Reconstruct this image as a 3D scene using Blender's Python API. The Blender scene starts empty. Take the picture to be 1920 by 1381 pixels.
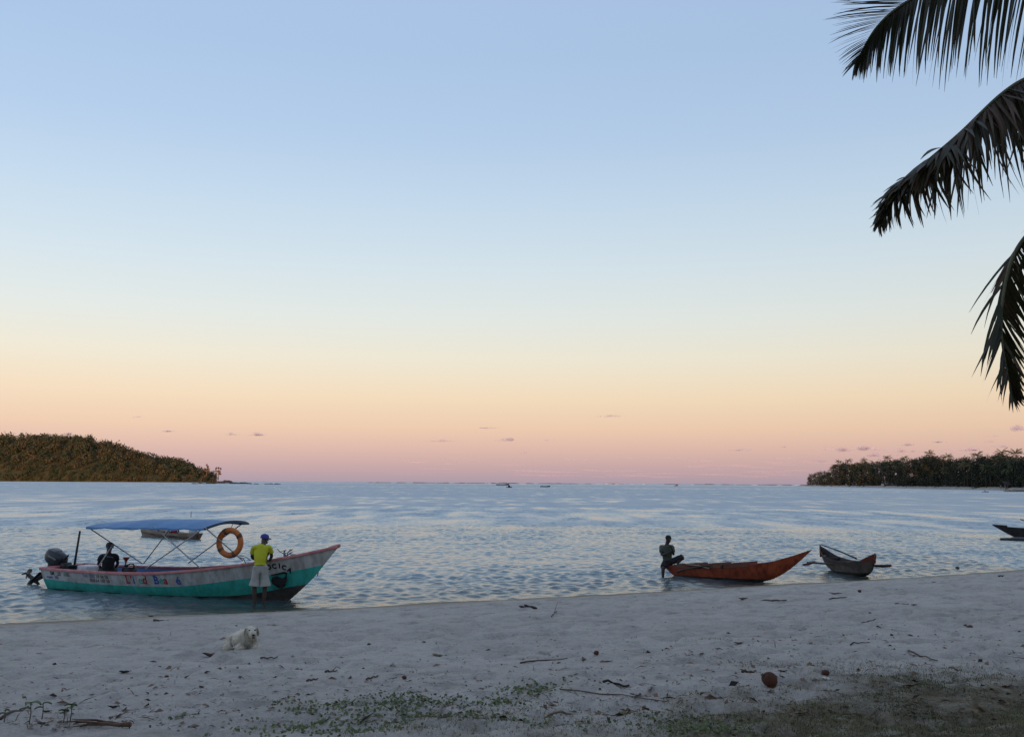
import bpy, math, random
import numpy as np
from mathutils import Vector, Matrix, Euler

R = math.radians
random.seed(7)
rng = np.random.default_rng(11)
scene = bpy.context.scene
COL = scene.collection

# ------------------------------------------------------------------ camera
EYE = 2.8
FPX = 1920 * 35.0 / 36.0
PITCH, ROLL = R(6.54), R(0.33)
cam_data = bpy.data.cameras.new('camera')
cam_data.lens = 35.0
cam_data.sensor_width = 36.0
cam_data.sensor_fit = 'HORIZONTAL'
cam_data.clip_start = 0.1
cam_data.clip_end = 90000.0
cam = bpy.data.objects.new('camera', cam_data)
COL.objects.link(cam)
CAM_ROT = Matrix.Rotation(R(90) + PITCH, 3, 'X') @ Matrix.Rotation(ROLL, 3, 'Z')
cam.matrix_world = Matrix.Translation((0, 0, EYE)) @ CAM_ROT.to_4x4()
scene.camera = cam

# ------------------------------------------------------------------ sky + sun
SUN_EL, SUN_AZ = R(1.7), R(12)         # low sun behind the viewer, just setting over the land
world = bpy.data.worlds.new('World')
scene.world = world
world.use_nodes = True
wt = world.node_tree
for n in list(wt.nodes):
    wt.nodes.remove(n)


def srgb(r, g, b):
    f = lambda c: (c / 255.0) / 12.92 if c / 255.0 <= 0.04045 else ((c / 255.0 + 0.055) / 1.055) ** 2.4
    return (f(r), f(g), f(b), 1.0)


tc = wt.nodes.new('ShaderNodeTexCoord')
nrm = wt.nodes.new('ShaderNodeVectorMath'); nrm.operation = 'NORMALIZE'
sep = wt.nodes.new('ShaderNodeSeparateXYZ')
asn = wt.nodes.new('ShaderNodeMath'); asn.operation = 'ARCSINE'
scl = wt.nodes.new('ShaderNodeMath'); scl.operation = 'MULTIPLY'; scl.inputs[1].default_value = 2.0 / math.pi
scl.use_clamp = True
ramp = wt.nodes.new('ShaderNodeValToRGB')
wt.links.new(tc.outputs['Generated'], nrm.inputs[0])
wt.links.new(nrm.outputs[0], sep.inputs[0])
wt.links.new(sep.outputs['Z'], asn.inputs[0])
wt.links.new(asn.outputs[0], scl.inputs[0])
wt.links.new(scl.outputs[0], ramp.inputs[0])
SKY = [(0.0, (168, 152, 168)), (0.8, (190, 161, 167)), (1.8, (208, 174, 169)), (3.2, (225, 192, 171)),
       (5.0, (229, 207, 184)), (6.9, (225, 217, 202)), (9.3, (214, 219, 218)), (12.4, (200, 214, 225)),
       (15.6, (186, 206, 226)), (19.5, (170, 194, 224)), (24.0, (161, 187, 221)), (30.0, (162, 186, 223)),
       (50.0, (156, 176, 212)), (90.0, (144, 161, 196))]
def soften(c_, k):
    g = 0.3 * c_[0] + 0.59 * c_[1] + 0.11 * c_[2]
    return tuple(v + (g - v) * k for v in c_)


SKY = [(d_, soften(c_, 0.09 if d_ < 4 else 0.02)) for d_, c_ in SKY]
el = ramp.color_ramp.elements
while len(el) > 1:
    el.remove(el[-1])
el[0].position = 0.0; el[0].color = srgb(*SKY[0][1])
for deg, c in SKY[1:]:
    e = el.new(deg / 90.0); e.color = srgb(*c)
bg = wt.nodes.new('ShaderNodeBackground'); bg.inputs['Strength'].default_value = 1.0
# a touch brighter towards the sunset side (left), evenly over the whole sky
side_ = wt.nodes.new('ShaderNodeMath'); side_.operation = 'MULTIPLY_ADD'
side_.inputs[1].default_value = -0.14; side_.inputs[2].default_value = 1.0
wt.links.new(sep.outputs['X'], side_.inputs[0])
wt.links.new(ramp.outputs[0], bg.inputs['Color'])
wt.links.new(side_.outputs[0], bg.inputs['Strength'])
nish = wt.nodes.new('ShaderNodeTexSky')
nish.sky_type = 'NISHITA'; nish.sun_disc = False
nish.sun_elevation = SUN_EL; nish.sun_rotation = R(180) + SUN_AZ
bg2 = wt.nodes.new('ShaderNodeBackground'); bg2.inputs['Strength'].default_value = 0.05
wt.links.new(nish.outputs[0], bg2.inputs['Color'])
addw = wt.nodes.new('ShaderNodeAddShader')
wout = wt.nodes.new('ShaderNodeOutputWorld')
wt.links.new(bg.outputs[0], addw.inputs[0]); wt.links.new(bg2.outputs[0], addw.inputs[1])
wt.links.new(addw.outputs[0], wout.inputs['Surface'])

sun_data = bpy.data.lights.new('sun', 'SUN')
sun_data.energy = 3.8
sun_data.angle = R(0.5)
sun_data.color = (1.0, 0.46, 0.2)
sun = bpy.data.objects.new('sun', sun_data)
COL.objects.link(sun)
sd = Vector((math.sin(SUN_AZ) * math.cos(SUN_EL), math.cos(SUN_AZ) * math.cos(SUN_EL), -math.sin(SUN_EL)))
sun.rotation_euler = sd.to_track_quat('-Z', 'Y').to_euler()
sun.location = (0, -20, 60)

vs = scene.view_settings
vs.view_transform = 'Standard'
vs.look = 'None'
vs.exposure = 0.0
vs.gamma = 1.0
vs.use_curve_mapping = False
scene.render.engine = 'CYCLES'
scene.cycles.use_denoising = True
scene.cycles.max_bounces = 6
scene.cycles.diffuse_bounces = 3
scene.cycles.glossy_bounces = 3
scene.cycles.transparent_max_bounces = 12
scene.cycles.sample_clamp_indirect = 6.0

# ------------------------------------------------------------------ helpers


def ray(px, py):
    d = CAM_ROT @ Vector(((px - 960) / FPX, -(py - 690.5) / FPX, -1.0))
    return d


def on_plane(px, py, z=0.0):
    d = ray(px, py)
    t = (z - EYE) / d.z
    return Vector((0, 0, EYE)) + d * t


def at_y(px, py, y):
    d = ray(px, py)
    return Vector((0, 0, EYE)) + d * (y / d.y)


def _hash(ix, iy, seed):
    n = (ix.astype(np.int64) * 374761393 + iy.astype(np.int64) * 668265263 + seed * 1442695041) & 0x7fffffff
    n = ((n ^ (n >> 13)) * 1274126177) & 0x7fffffff
    n = n ^ (n >> 16)
    return (n & 0xffff) / 65535.0


def vnoise(x, y, seed=0):
    x = np.asarray(x, float); y = np.asarray(y, float)
    ix = np.floor(x); iy = np.floor(y)
    fx = x - ix; fy = y - iy
    fx = fx * fx * (3 - 2 * fx); fy = fy * fy * (3 - 2 * fy)
    a = _hash(ix, iy, seed); b = _hash(ix + 1, iy, seed)
    c = _hash(ix, iy + 1, seed); d = _hash(ix + 1, iy + 1, seed)
    return (a * (1 - fx) + b * fx) * (1 - fy) + (c * (1 - fx) + d * fx) * fy


def fbm(x, y, seed=0, o=4):
    s = 0; a = 0.5
    for i in range(o):
        s = s + a * vnoise(x * 2 ** i, y * 2 ** i, seed + i * 17)
        a *= 0.5
    return s / (1 - 0.5 ** o)


def smooth(e0, e1, x):
    t = np.clip((x - e0) / (e1 - e0), 0, 1)
    return t * t * (3 - 2 * t)


def curve(xs, ys):
    """monotone-ish cubic (Hermite with finite-difference tangents) evaluator"""
    xs = np.array(xs, float); ys = np.array(ys, float)
    d = np.diff(ys) / np.diff(xs)
    m = np.empty_like(ys); m[0] = d[0]; m[-1] = d[-1]
    for i in range(1, len(xs) - 1):
        m[i] = 0 if d[i - 1] * d[i] <= 0 else 2 * d[i - 1] * d[i] / (d[i - 1] + d[i])

    def f(x):
        x = np.clip(np.asarray(x, float), xs[0], xs[-1])
        i = np.clip(np.searchsorted(xs, x) - 1, 0, len(xs) - 2)
        h = xs[i + 1] - xs[i]; t = (x - xs[i]) / h
        return ((2 * t ** 3 - 3 * t ** 2 + 1) * ys[i] + (t ** 3 - 2 * t ** 2 + t) * h * m[i]
                + (-2 * t ** 3 + 3 * t ** 2) * ys[i + 1] + (t ** 3 - t ** 2) * h * m[i + 1])
    return f


# --- materials
def mat(name, c1, c2=None, scale=6.0, rough=0.7, bump=0.0, bscale=None, detail=4.0, spec=0.4, stretch=None, contrast=(0.35, 0.65), grime=0.0):
    m = bpy.data.materials.new(name)
    m.use_nodes = True
    nt = m.node_tree
    b = nt.nodes['Principled BSDF']
    b.inputs['Roughness'].default_value = rough
    b.inputs['Specular IOR Level'].default_value = spec
    c2 = c2 or tuple(min(1, v * 1.35) for v in c1)
    t = nt.nodes.new('ShaderNodeTexCoord')
    mp = nt.nodes.new('ShaderNodeMapping')
    if stretch:
        mp.inputs['Scale'].default_value = stretch
    nt.links.new(t.outputs['Object'], mp.inputs['Vector'])
    n = nt.nodes.new('ShaderNodeTexNoise')
    n.inputs['Scale'].default_value = scale
    n.inputs['Detail'].default_value = detail
    nt.links.new(mp.outputs[0], n.inputs['Vector'])
    r = nt.nodes.new('ShaderNodeValToRGB')
    r.color_ramp.elements[0].position = contrast[0]; r.color_ramp.elements[0].color = (*c1, 1)
    r.color_ramp.elements[1].position = contrast[1]; r.color_ramp.elements[1].color = (*c2, 1)
    nt.links.new(n.outputs['Fac'], r.inputs[0])
    nt.links.new(r.outputs[0], b.inputs['Base Color'])
    if grime:      # run-down stains and scuffs, longer up and down than along
        mp2 = nt.nodes.new('ShaderNodeMapping'); mp2.inputs['Scale'].default_value = (5.0, 5.0, 1.1)
        nt.links.new(t.outputs['Object'], mp2.inputs['Vector'])
        g = nt.nodes.new('ShaderNodeTexNoise'); g.inputs['Scale'].default_value = 1.7; g.inputs['Detail'].default_value = 9.0; g.inputs['Roughness'].default_value = 0.7
        nt.links.new(mp2.outputs[0], g.inputs['Vector'])
        gr = nt.nodes.new('ShaderNodeValToRGB')
        gr.color_ramp.elements[0].position = 0.36; gr.color_ramp.elements[0].color = (1 - grime, 1 - grime * 1.05, 1 - grime * 1.15, 1)
        gr.color_ramp.elements[1].position = 0.54; gr.color_ramp.elements[1].color = (1, 1, 1, 1)
        nt.links.new(g.outputs['Fac'], gr.inputs[0])
        mg = nt.nodes.new('ShaderNodeMix'); mg.data_type = 'RGBA'; mg.blend_type = 'MULTIPLY'; mg.inputs[0].default_value = 1.0
        nt.links.new(r.outputs[0], mg.inputs[6]); nt.links.new(gr.outputs[0], mg.inputs[7])
        nt.links.new(mg.outputs[2], b.inputs['Base Color'])
    if bump:
        n2 = nt.nodes.new('ShaderNodeTexNoise')
        n2.inputs['Scale'].default_value = bscale or scale * 4
        n2.inputs['Detail'].default_value = 5
        nt.links.new(mp.outputs[0], n2.inputs['Vector'])
        bp = nt.nodes.new('ShaderNodeBump')
        bp.inputs['Strength'].default_value = bump
        bp.inputs['Distance'].default_value = 0.02
        nt.links.new(n2.outputs['Fac'], bp.inputs['Height'])
        nt.links.new(bp.outputs[0], b.inputs['Normal'])
    return m


def leaf_mat(name, c1, c2, scale, rough=0.6, attr=None):
    """foliage: colour varied by object-space noise and, when given, by a per-leaf 'tone' attribute"""
    m = mat(name, c1, c2, scale, rough)
    if attr:
        nt = m.node_tree
        a = nt.nodes.new('ShaderNodeAttribute'); a.attribute_name = attr
        ramp_ = [n for n in nt.nodes if n.type == 'VALTORGB'][0]
        noise = [n for n in nt.nodes if n.type == 'TEX_NOISE'][0]
        mx = nt.nodes.new('ShaderNodeMath'); mx.operation = 'MULTIPLY_ADD'
        mx.inputs[1].default_value = 0.35
        nt.links.new(noise.outputs['Fac'], mx.inputs[0])
        nt.links.new(a.outputs['Fac'], mx.inputs[2])
        nt.links.new(mx.outputs[0], ramp_.inputs[0])
        ramp_.color_ramp.elements[0].position = 0.2
        ramp_.color_ramp.elements[1].position = 1.0
    return m


# --- objects
def obj(name, data, parent=None, m=None, smooth_=True):
    o = bpy.data.objects.new(name, data)
    COL.objects.link(o)
    if parent is not None:
        o.parent = parent
    if m is not None:
        for mm in (m if isinstance(m, (list, tuple)) else [m]):
            data.materials.append(mm)
    if data is not None and smooth_ and hasattr(data, 'polygons'):
        data.polygons.foreach_set('use_smooth', [True] * len(data.polygons))
    return o


def tag(o, label=None, cat=None, group=None, kind=None):
    if label: o['label'] = label
    if cat: o['category'] = cat
    if group: o['group'] = group
    if kind: o['kind'] = kind
    return o


def empty(name, loc, rz=0.0, label=None, cat=None, group=None):
    o = bpy.data.objects.new(name, None)
    COL.objects.link(o)
    o.empty_display_size = 0.3
    o.location = loc
    o.rotation_euler = (0, 0, rz)
    return tag(o, label, cat, group)


def from_np(name, V, F, nper):
    """fast mesh: V (n,3), F flat array with nper loops per face"""
    me = bpy.data.meshes.new(name)
    V = np.ascontiguousarray(V, dtype=np.float32); F = np.ascontiguousarray(F, dtype=np.int32).reshape(-1)
    nf = len(F) // nper
    me.vertices.add(len(V)); me.vertices.foreach_set('co', V.reshape(-1))
    me.loops.add(len(F)); me.loops.foreach_set('vertex_index', F)
    me.polygons.add(nf)
    me.polygons.foreach_set('loop_start', np.arange(0, nf * nper, nper, dtype=np.int32))
    me.update(calc_edges=True)
    return me


def add_attr(me, name, vals):
    a = me.attributes.new(name, 'FLOAT', 'POINT')
    a.data.foreach_set('value', np.ascontiguousarray(vals, dtype=np.float32))


def grid_mesh(name, P):
    """P: (rows, cols, 3)"""
    r, c = P.shape[:2]
    idx = np.arange(r * c).reshape(r, c)
    F = np.stack([idx[:-1, :-1], idx[:-1, 1:], idx[1:, 1:], idx[1:, :-1]], -1).reshape(-1)
    return from_np(name, P.reshape(-1, 3), F, 4)


class MB:
    """collects shapes and builds them as one mesh"""
    def __init__(s):
        s.v = []; s.f = []; s.m = []

    def add(s, verts, faces, mi=0):
        o = len(s.v)
        s.v += [tuple(v) for v in verts]
        s.f += [tuple(i + o for i in f) for f in faces]
        s.m += [mi] * len(faces)

    def grid(s, P, mi=0, flip=False):
        r, c = len(P), len(P[0])
        vs_ = [p for row in P for p in row]
        fs = []
        for i in range(r - 1):
            for j in range(c - 1):
                q = (i * c + j, i * c + j + 1, (i + 1) * c + j + 1, (i + 1) * c + j)
                fs.append(q[::-1] if flip else q)
        s.add(vs_, fs, mi)

    def tube(s, pts, rad, n=8, mi=0, cap=True):
        pts = [Vector(p) for p in pts]
        rad = rad if isinstance(rad, (list, tuple)) else [rad] * len(pts)
        rings = []
        prev = None
        for i, p in enumerate(pts):
            d = (pts[min(i + 1, len(pts) - 1)] - pts[max(i - 1, 0)]).normalized()
            if prev is None:
                a = Vector((0, 0, 1)) if abs(d.z) < 0.9 else Vector((1, 0, 0))
                prev = d.cross(a).normalized()
            x = (prev - d * prev.dot(d)).normalized(); prev = x
            y = d.cross(x)
            rings.append([p + (x * math.cos(2 * math.pi * k / n) + y * math.sin(2 * math.pi * k / n)) * rad[i] for k in range(n)])
        vs_ = [v for r_ in rings for v in r_]
        fs = []
        for i in range(len(rings) - 1):
            for k in range(n):
                k2 = (k + 1) % n
                fs.append((i * n + k, i * n + k2, (i + 1) * n + k2, (i + 1) * n + k))
        if cap:
            fs.append(tuple(range(n))[::-1]); fs.append(tuple((len(rings) - 1) * n + k for k in range(n)))
        s.add(vs_, fs, mi)

    def box(s, c, size, rot=None, mi=0, bev=0.0):
        """bevelled box by rounding its corner verts into a chamfered cuboid"""
        sx, sy, sz = [v / 2 for v in size]
        b = min(bev, sx * 0.9, sy * 0.9, sz * 0.9)
        M = rot or Matrix.Identity(3)
        c = Vector(c)
        if b <= 0:
            vs_ = [Vector((x * sx, y * sy, z * sz)) for x in (-1, 1) for y in (-1, 1) for z in (-1, 1)]
            fs = [(0, 1, 3, 2), (4, 6, 7, 5), (0, 4, 5, 1), (2, 3, 7, 6), (0, 2, 6, 4), (1, 5, 7, 3)]
        else:
            prof = []
            for z, k in ((-sz, b), (-sz + b, 0), (sz - b, 0), (sz, b)):
                x, y = sx - k, sy - k
                cb = b * 0.6
                prof.append([(x - cb, -y), (x, -y + cb), (x, y - cb), (x - cb, y), (-x + cb, y), (-x, y - cb), (-x, -y + cb), (-x + cb, -y)])
            zz = (-sz, -sz + b, sz - b, sz)
            vs_ = [Vector((p[0], p[1], zz[i])) for i in range(4) for p in prof[i]]
            fs = []
            for i in range(3):
                for k in range(8):
                    k2 = (k + 1) % 8
                    fs.append((i * 8 + k, i * 8 + k2, (i + 1) * 8 + k2, (i + 1) * 8 + k))
            fs.append(tuple(range(8))[::-1]); fs.append(tuple(24 + k for k in range(8)))
        s.add([c + M @ v for v in vs_], fs, mi)

    def ellipsoid(s, c, rad, rot=None, nu=12, nv=8, mi=0, jitter=0.0):
        M = rot or Matrix.Identity(3)
        c = Vector(c)
        vs_ = [c + M @ Vector((0, 0, -rad[2]))]
        for j in range(1, nv):
            th = -math.pi / 2 + math.pi * j / nv
            for i in range(nu):
                ph = 2 * math.pi * i / nu
                k = 1 + random.uniform(-jitter, jitter)
                vs_.append(c + M @ Vector((rad[0] * math.cos(th) * math.cos(ph) * k, rad[1] * math.cos(th) * math.sin(ph) * k, rad[2] * math.sin(th) * k)))
        vs_.append(c + M @ Vector((0, 0, rad[2])))
        fs = []
        for i in range(nu):
            fs.append((0, 1 + (i + 1) % nu, 1 + i))
        for j in range(nv - 2):
            for i in range(nu):
                a = 1 + j * nu + i; b = 1 + j * nu + (i + 1) % nu
                fs.append((a, b, b + nu, a + nu))
        t = len(vs_) - 1
        for i in range(nu):
            fs.append((1 + (nv - 2) * nu + i, 1 + (nv - 2) * nu + (i + 1) % nu, t))
        s.add(vs_, fs, mi)

    def lathe(s, prof, c=(0, 0, 0), n=16, rot=None, mi=0):
        M = rot or Matrix.Identity(3); c = Vector(c)
        vs_ = []
        for r_, z in prof:
            for k in range(n):
                a = 2 * math.pi * k / n
                vs_.append(c + M @ Vector((r_ * math.cos(a), r_ * math.sin(a), z)))
        fs = []
        for i in range(len(prof) - 1):
            for k in range(n):
                k2 = (k + 1) % n
                fs.append((i * n + k, i * n + k2, (i + 1) * n + k2, (i + 1) * n + k))
        s.add(vs_, fs, mi)

    def mesh(s, name):
        me = bpy.data.meshes.new(name)
        me.from_pydata(s.v, [], s.f)
        if any(s.m):
            me.polygons.foreach_set('material_index', s.m)
        me.update()
        return me

    def build(s, name, m, parent=None, smooth_=True):
        return obj(name, s.mesh(name), parent, m, smooth_)


def skin_mesh(name, nodes, edges, root, sub=2):
    """grow one continuous surface round a skeleton: nodes {key: (pos, radius)}"""
    keys = list(nodes)
    me = bpy.data.meshes.new('tmp_skeleton')
    me.from_pydata([tuple(nodes[k][0]) for k in keys], [(keys.index(a), keys.index(b)) for a, b in edges], [])
    o = bpy.data.objects.new('tmp_skeleton', me)
    COL.objects.link(o)
    sk = o.modifiers.new('skin', 'SKIN')
    sk.use_smooth_shade = True
    if not me.skin_vertices:
        me.skin_vertices.new()
    for i, k in enumerate(keys):
        r_ = nodes[k][1]
        r_ = r_ if isinstance(r_, tuple) else (r_, r_)
        me.skin_vertices[0].data[i].radius = r_
        me.skin_vertices[0].data[i].use_root = (k == root)
    ss = o.modifiers.new('sub', 'SUBSURF'); ss.levels = sub; ss.render_levels = sub
    dg = bpy.context.evaluated_depsgraph_get()
    dg.update()
    out = bpy.data.meshes.new_from_object(o.evaluated_get(dg))
    out.name = name
    bpy.data.objects.remove(o)
    bpy.data.meshes.remove(me)
    return out
# ------------------------------------------------------------------ terrain of the beach
SH = [on_plane(px, py) for px, py in ((0, 1166), (200, 1161), (400, 1153), (560, 1143), (820, 1129), (1050, 1118), (1240, 1107), (1440, 1096), (1640, 1086), (1800, 1076), (1920, 1068))]
_sx = [p.x for p in SH]; _sy = [p.y for p in SH]
_sl = (_sy[1] - _sy[0]) / (_sx[1] - _sx[0]); _sr = (_sy[-1] - _sy[-2]) / (_sx[-1] - _sx[-2])
_sx = [-45000, -90, -35] + _sx + [60, 200, 45000]
_sy = [-9000, -4, 12] + _sy + [_sy[-1] + 0.35 * (60 - _sx[-1]), _sy[-1] + 0.35 * (200 - _sx[-1]), 9000]
_pf = np.polyfit(_sx[3:-3], _sy[3:-3], 2)


def shore_y(x):
    x = np.asarray(x, float)
    lin = np.interp(x, _sx, _sy)
    return np.where((x > _sx[3]) & (x < _sx[-4]), np.polyval(_pf, x), lin)


def beach_h(x, y):
    s = (shore_y(x) - np.asarray(y, float)) * 0.9
    up = 1.25 * (1 - np.exp(-np.maximum(s, 0) / 11.0)) + 0.004 * np.maximum(s - 20, 0)
    dn = np.maximum(-5.0, np.minimum(s, 0) * 0.085)
    return up + dn


def gnd(px, py):
    d = ray(px, py); e = Vector((0, 0, EYE))
    lo, hi = 1.0, 400.0
    t = 2.0
    prev = t
    while t < 400:
        p = e + d * t
        if p.z < max(beach_h(p.x, p.y), -0.02):
            break
        prev = t
        t *= 1.02
    lo, hi = prev, t
    for _ in range(30):
        m_ = (lo + hi) / 2
        p = e + d * m_
        if p.z < max(beach_h(p.x, p.y), -0.02): hi = m_
        else: lo = m_
    return e + d * hi


# soil/grass strip in the lower right, as a world-space border
SOIL = [gnd(px, py) for px, py in ((760, 1381), (1000, 1372), (1160, 1345), (1260, 1322), (1400, 1296), (1550, 1268), (1750, 1255), (1919, 1256))]
SOILX = [-40] + [p.x for p in SOIL] + [40]
SOILY = [2.5] + [p.y for p in SOIL] + [SOIL[-1].y + 4]


def soil_mask(x, y):
    yb = np.interp(x, SOILX, SOILY)
    d = (yb - y)
    n = fbm(x * 1.1, y * 1.1, 5, 4) - 0.5
    n2 = fbm(x * 4.3, y * 4.3, 9, 3) - 0.5
    return smooth(-0.5, 1.9, d + n * 2.6 + n2 * 1.7)


def sand_bumps(x, y):
    s = (shore_y(x) - y) * 0.9
    k = smooth(0.6, 3.0, s)
    b = (fbm(x * 1.0, y * 1.0, 21, 3) - 0.5) * 0.07
    b = b + (fbm(x * 3.1, y * 3.1, 22, 3) - 0.5) * 0.085
    f1 = vnoise(x * 4.7, y * 4.7, 31)
    b = b - smooth(0.60, 0.85, f1) * 0.06            # footprint hollows
    b = b + (vnoise(x * 9, y * 9, 33) - 0.5) * 0.024
    return b * k + (fbm(x * 0.55, y * 0.55, 25, 3) - 0.5) * 0.045 * (1 - k)


def ax(fine_lo, fine_hi, step, lo, hi, g=1.16):
    a = list(np.arange(fine_lo, fine_hi + step / 2, step))
    st = step
    v = fine_hi
    while v < hi:
        st *= g; v += st; a.append(min(v, hi))
    st = step; v = fine_lo; left = []
    while v > lo:
        st *= g; v -= st; left.append(max(v, lo))
    return np.array(left[::-1] + a)


gx = ax(-11.5, 17.0, 0.078, -46000, 46000)
gy = ax(4.5, 31.0, 0.070, -60, 46000)
X, Y = np.meshgrid(gx, gy)
Z = beach_h(X, Y) + np.where((np.abs(X) < 60) & (Y < 60), sand_bumps(X, Y), 0)
ground_me = grid_mesh('sand_beach', np.stack([X, Y, Z], -1))
add_attr(ground_me, 'soil', np.where((np.abs(X) < 60) & (Y < 30), soil_mask(X, Y), 0).reshape(-1))
_s = ((shore_y(X) - Y) * 0.9 + (fbm(X * 0.8, Y * 0.8, 61, 3) - 0.5) * 0.7).reshape(-1)
add_attr(ground_me, 'wet', 1 - smooth(0.6, 2.6, _s))


def ground_z(x, y):
    return float(beach_h(x, y) + sand_bumps(np.float64(x), np.float64(y)))


m_sand = bpy.data.materials.new('coral_sand'); m_sand.use_nodes = True
nt = m_sand.node_tree; bs = nt.nodes['Principled BSDF']


def node(nt_, t, **kw):
    n = nt_.nodes.new(t)
    for k, v in kw.items():
        if k.startswith('i_'):
            n.inputs[k[2:].replace('_', ' ')].default_value = v
        else:
            setattr(n, k, v)
    return n


def rampn(nt_, src, stops):
    r = nt_.nodes.new('ShaderNodeValToRGB')
    e = r.color_ramp.elements
    e[0].position, e[0].color = stops[0][0], (*stops[0][1], 1)
    e[1].position, e[1].color = stops[-1][0], (*stops[-1][1], 1)
    for p, c in stops[1:-1]:
        q = e.new(p); q.color = (*c, 1)
    nt_.links.new(src, r.inputs[0])
    return r


def mixc(nt_, fac, a, b, mode='MIX'):
    m_ = nt_.nodes.new('ShaderNodeMix'); m_.data_type = 'RGBA'; m_.blend_type = mode
    for inp, v in ((m_.inputs[0], fac), (m_.inputs[6], a), (m_.inputs[7], b)):
        if hasattr(v, 'is_output'): nt_.links.new(v, inp)
        else: inp.default_value = v if isinstance(v, (int, float)) else (*v, 1)
    return m_.outputs[2]


geo = node(nt, 'ShaderNodeNewGeometry')
n1 = node(nt, 'ShaderNodeTexNoise', i_Scale=0.55, i_Detail=5.0)
n2 = node(nt, 'ShaderNodeTexNoise', i_Scale=9.0, i_Detail=6.0, i_Roughness=0.7)
n3 = node(nt, 'ShaderNodeTexNoise', i_Scale=60.0, i_Detail=3.0)
for n in (n1, n2, n3):
    nt.links.new(geo.outputs['Position'], n.inputs['Vector'])
r1 = rampn(nt, n1.outputs['Fac'], [(0.3, (0.47, 0.42, 0.36)), (0.7, (0.56, 0.505, 0.435))])
r2 = rampn(nt, n2.outputs['Fac'], [(0.28, (0.62, 0.60, 0.57)), (0.42, (0.93, 0.93, 0.92)), (0.7, (1.0, 1.0, 1.0))])
c = mixc(nt, 1.0, r1.outputs[0], r2.outputs[0], 'MULTIPLY')
r3 = rampn(nt, n3.outputs['Fac'], [(0.3, (0.82, 0.81, 0.80)), (0.62, (1.0, 1.0, 1.0))])
c = mixc(nt, 1.0, c, r3.outputs[0], 'MULTIPLY')
n6 = node(nt, 'ShaderNodeTexNoise', i_Scale=2.4, i_Detail=6.0, i_Roughness=0.68)      # damper patches; the darker colour also stands in for faint hollow shading
nt.links.new(geo.outputs['Position'], n6.inputs['Vector'])
r6 = rampn(nt, n6.outputs['Fac'], [(0.33, (0.74, 0.73, 0.72)), (0.5, (0.97, 0.97, 0.97)), (0.7, (1.0, 1.0, 1.0))])
c = mixc(nt, 1.0, c, r6.outputs[0], 'MULTIPLY')
at_ = node(nt, 'ShaderNodeAttribute', attribute_name='soil')
n4 = node(nt, 'ShaderNodeTexNoise', i_Scale=5.0, i_Detail=7.0, i_Roughness=0.72)
nt.links.new(geo.outputs['Position'], n4.inputs['Vector'])
r4 = rampn(nt, n4.outputs['Fac'], [(0.3, (0.070, 0.055, 0.032)), (0.5, (0.145, 0.115, 0.066)), (0.7, (0.33, 0.285, 0.215))])
c = mixc(nt, at_.outputs['Fac'], c, r4.outputs[0])
aw = node(nt, 'ShaderNodeAttribute', attribute_name='wet')
wetc = mixc(nt, 1.0, c, (0.58, 0.52, 0.42), 'MULTIPLY')
c = mixc(nt, aw.outputs['Fac'], c, wetc)
nt.links.new(c, bs.inputs['Base Color'])
rr = node(nt, 'ShaderNodeMapRange', i_To_Min=0.95, i_To_Max=0.8)
nt.links.new(aw.outputs['Fac'], rr.inputs['Value'])
nt.links.new(rr.outputs[0], bs.inputs['Roughness'])
sp_w = node(nt, 'ShaderNodeMapRange', i_To_Min=0.2, i_To_Max=0.05)
nt.links.new(aw.outputs['Fac'], sp_w.inputs['Value'])
nt.links.new(sp_w.outputs[0], bs.inputs['Specular IOR Level'])
nb = node(nt, 'ShaderNodeTexNoise', i_Scale=14.0, i_Detail=6.0, i_Roughness=0.65)
nt.links.new(geo.outputs['Position'], nb.inputs['Vector'])
bp = node(nt, 'ShaderNodeBump', i_Distance=0.05)
inv = node(nt, 'ShaderNodeMapRange', i_To_Min=1.0, i_To_Max=0.03)
nt.links.new(aw.outputs['Fac'], inv.inputs['Value'])
nt.links.new(inv.outputs[0], bp.inputs['Strength'])
nt.links.new(nb.outputs['Fac'], bp.inputs['Height'])
nt.links.new(bp.outputs[0], bs.inputs['Normal'])
tag(obj('sand_beach', ground_me, None, m_sand), kind='structure')

# ------------------------------------------------------------------ sea
th = np.concatenate([np.linspace(-110, -34, 40)[:-1], np.linspace(-32, 32, 500), np.linspace(34, 110, 40)[1:]]) * math.pi / 180
rr_ = [17.0]
while rr_[-1] < 66: rr_.append(rr_[-1] + 0.088)
while rr_[-1] < 118: rr_.append(rr_[-1] + 0.125)
while rr_[-1] < 420: rr_.append(rr_[-1] * 1.0042)
while rr_[-1] < 3000: rr_.append(rr_[-1] * 1.03)
while rr_[-1] < 46000: rr_.append(rr_[-1] * 1.12)
rr_ = np.array(rr_)
TH, RR = np.meshgrid(th, rr_)
WX = RR * np.sin(TH); WY = RR * np.cos(TH)
DR = np.gradient(rr_)[:, None] * np.ones_like(TH)
depth = np.maximum(-beach_h(WX, WY), 0)
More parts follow.
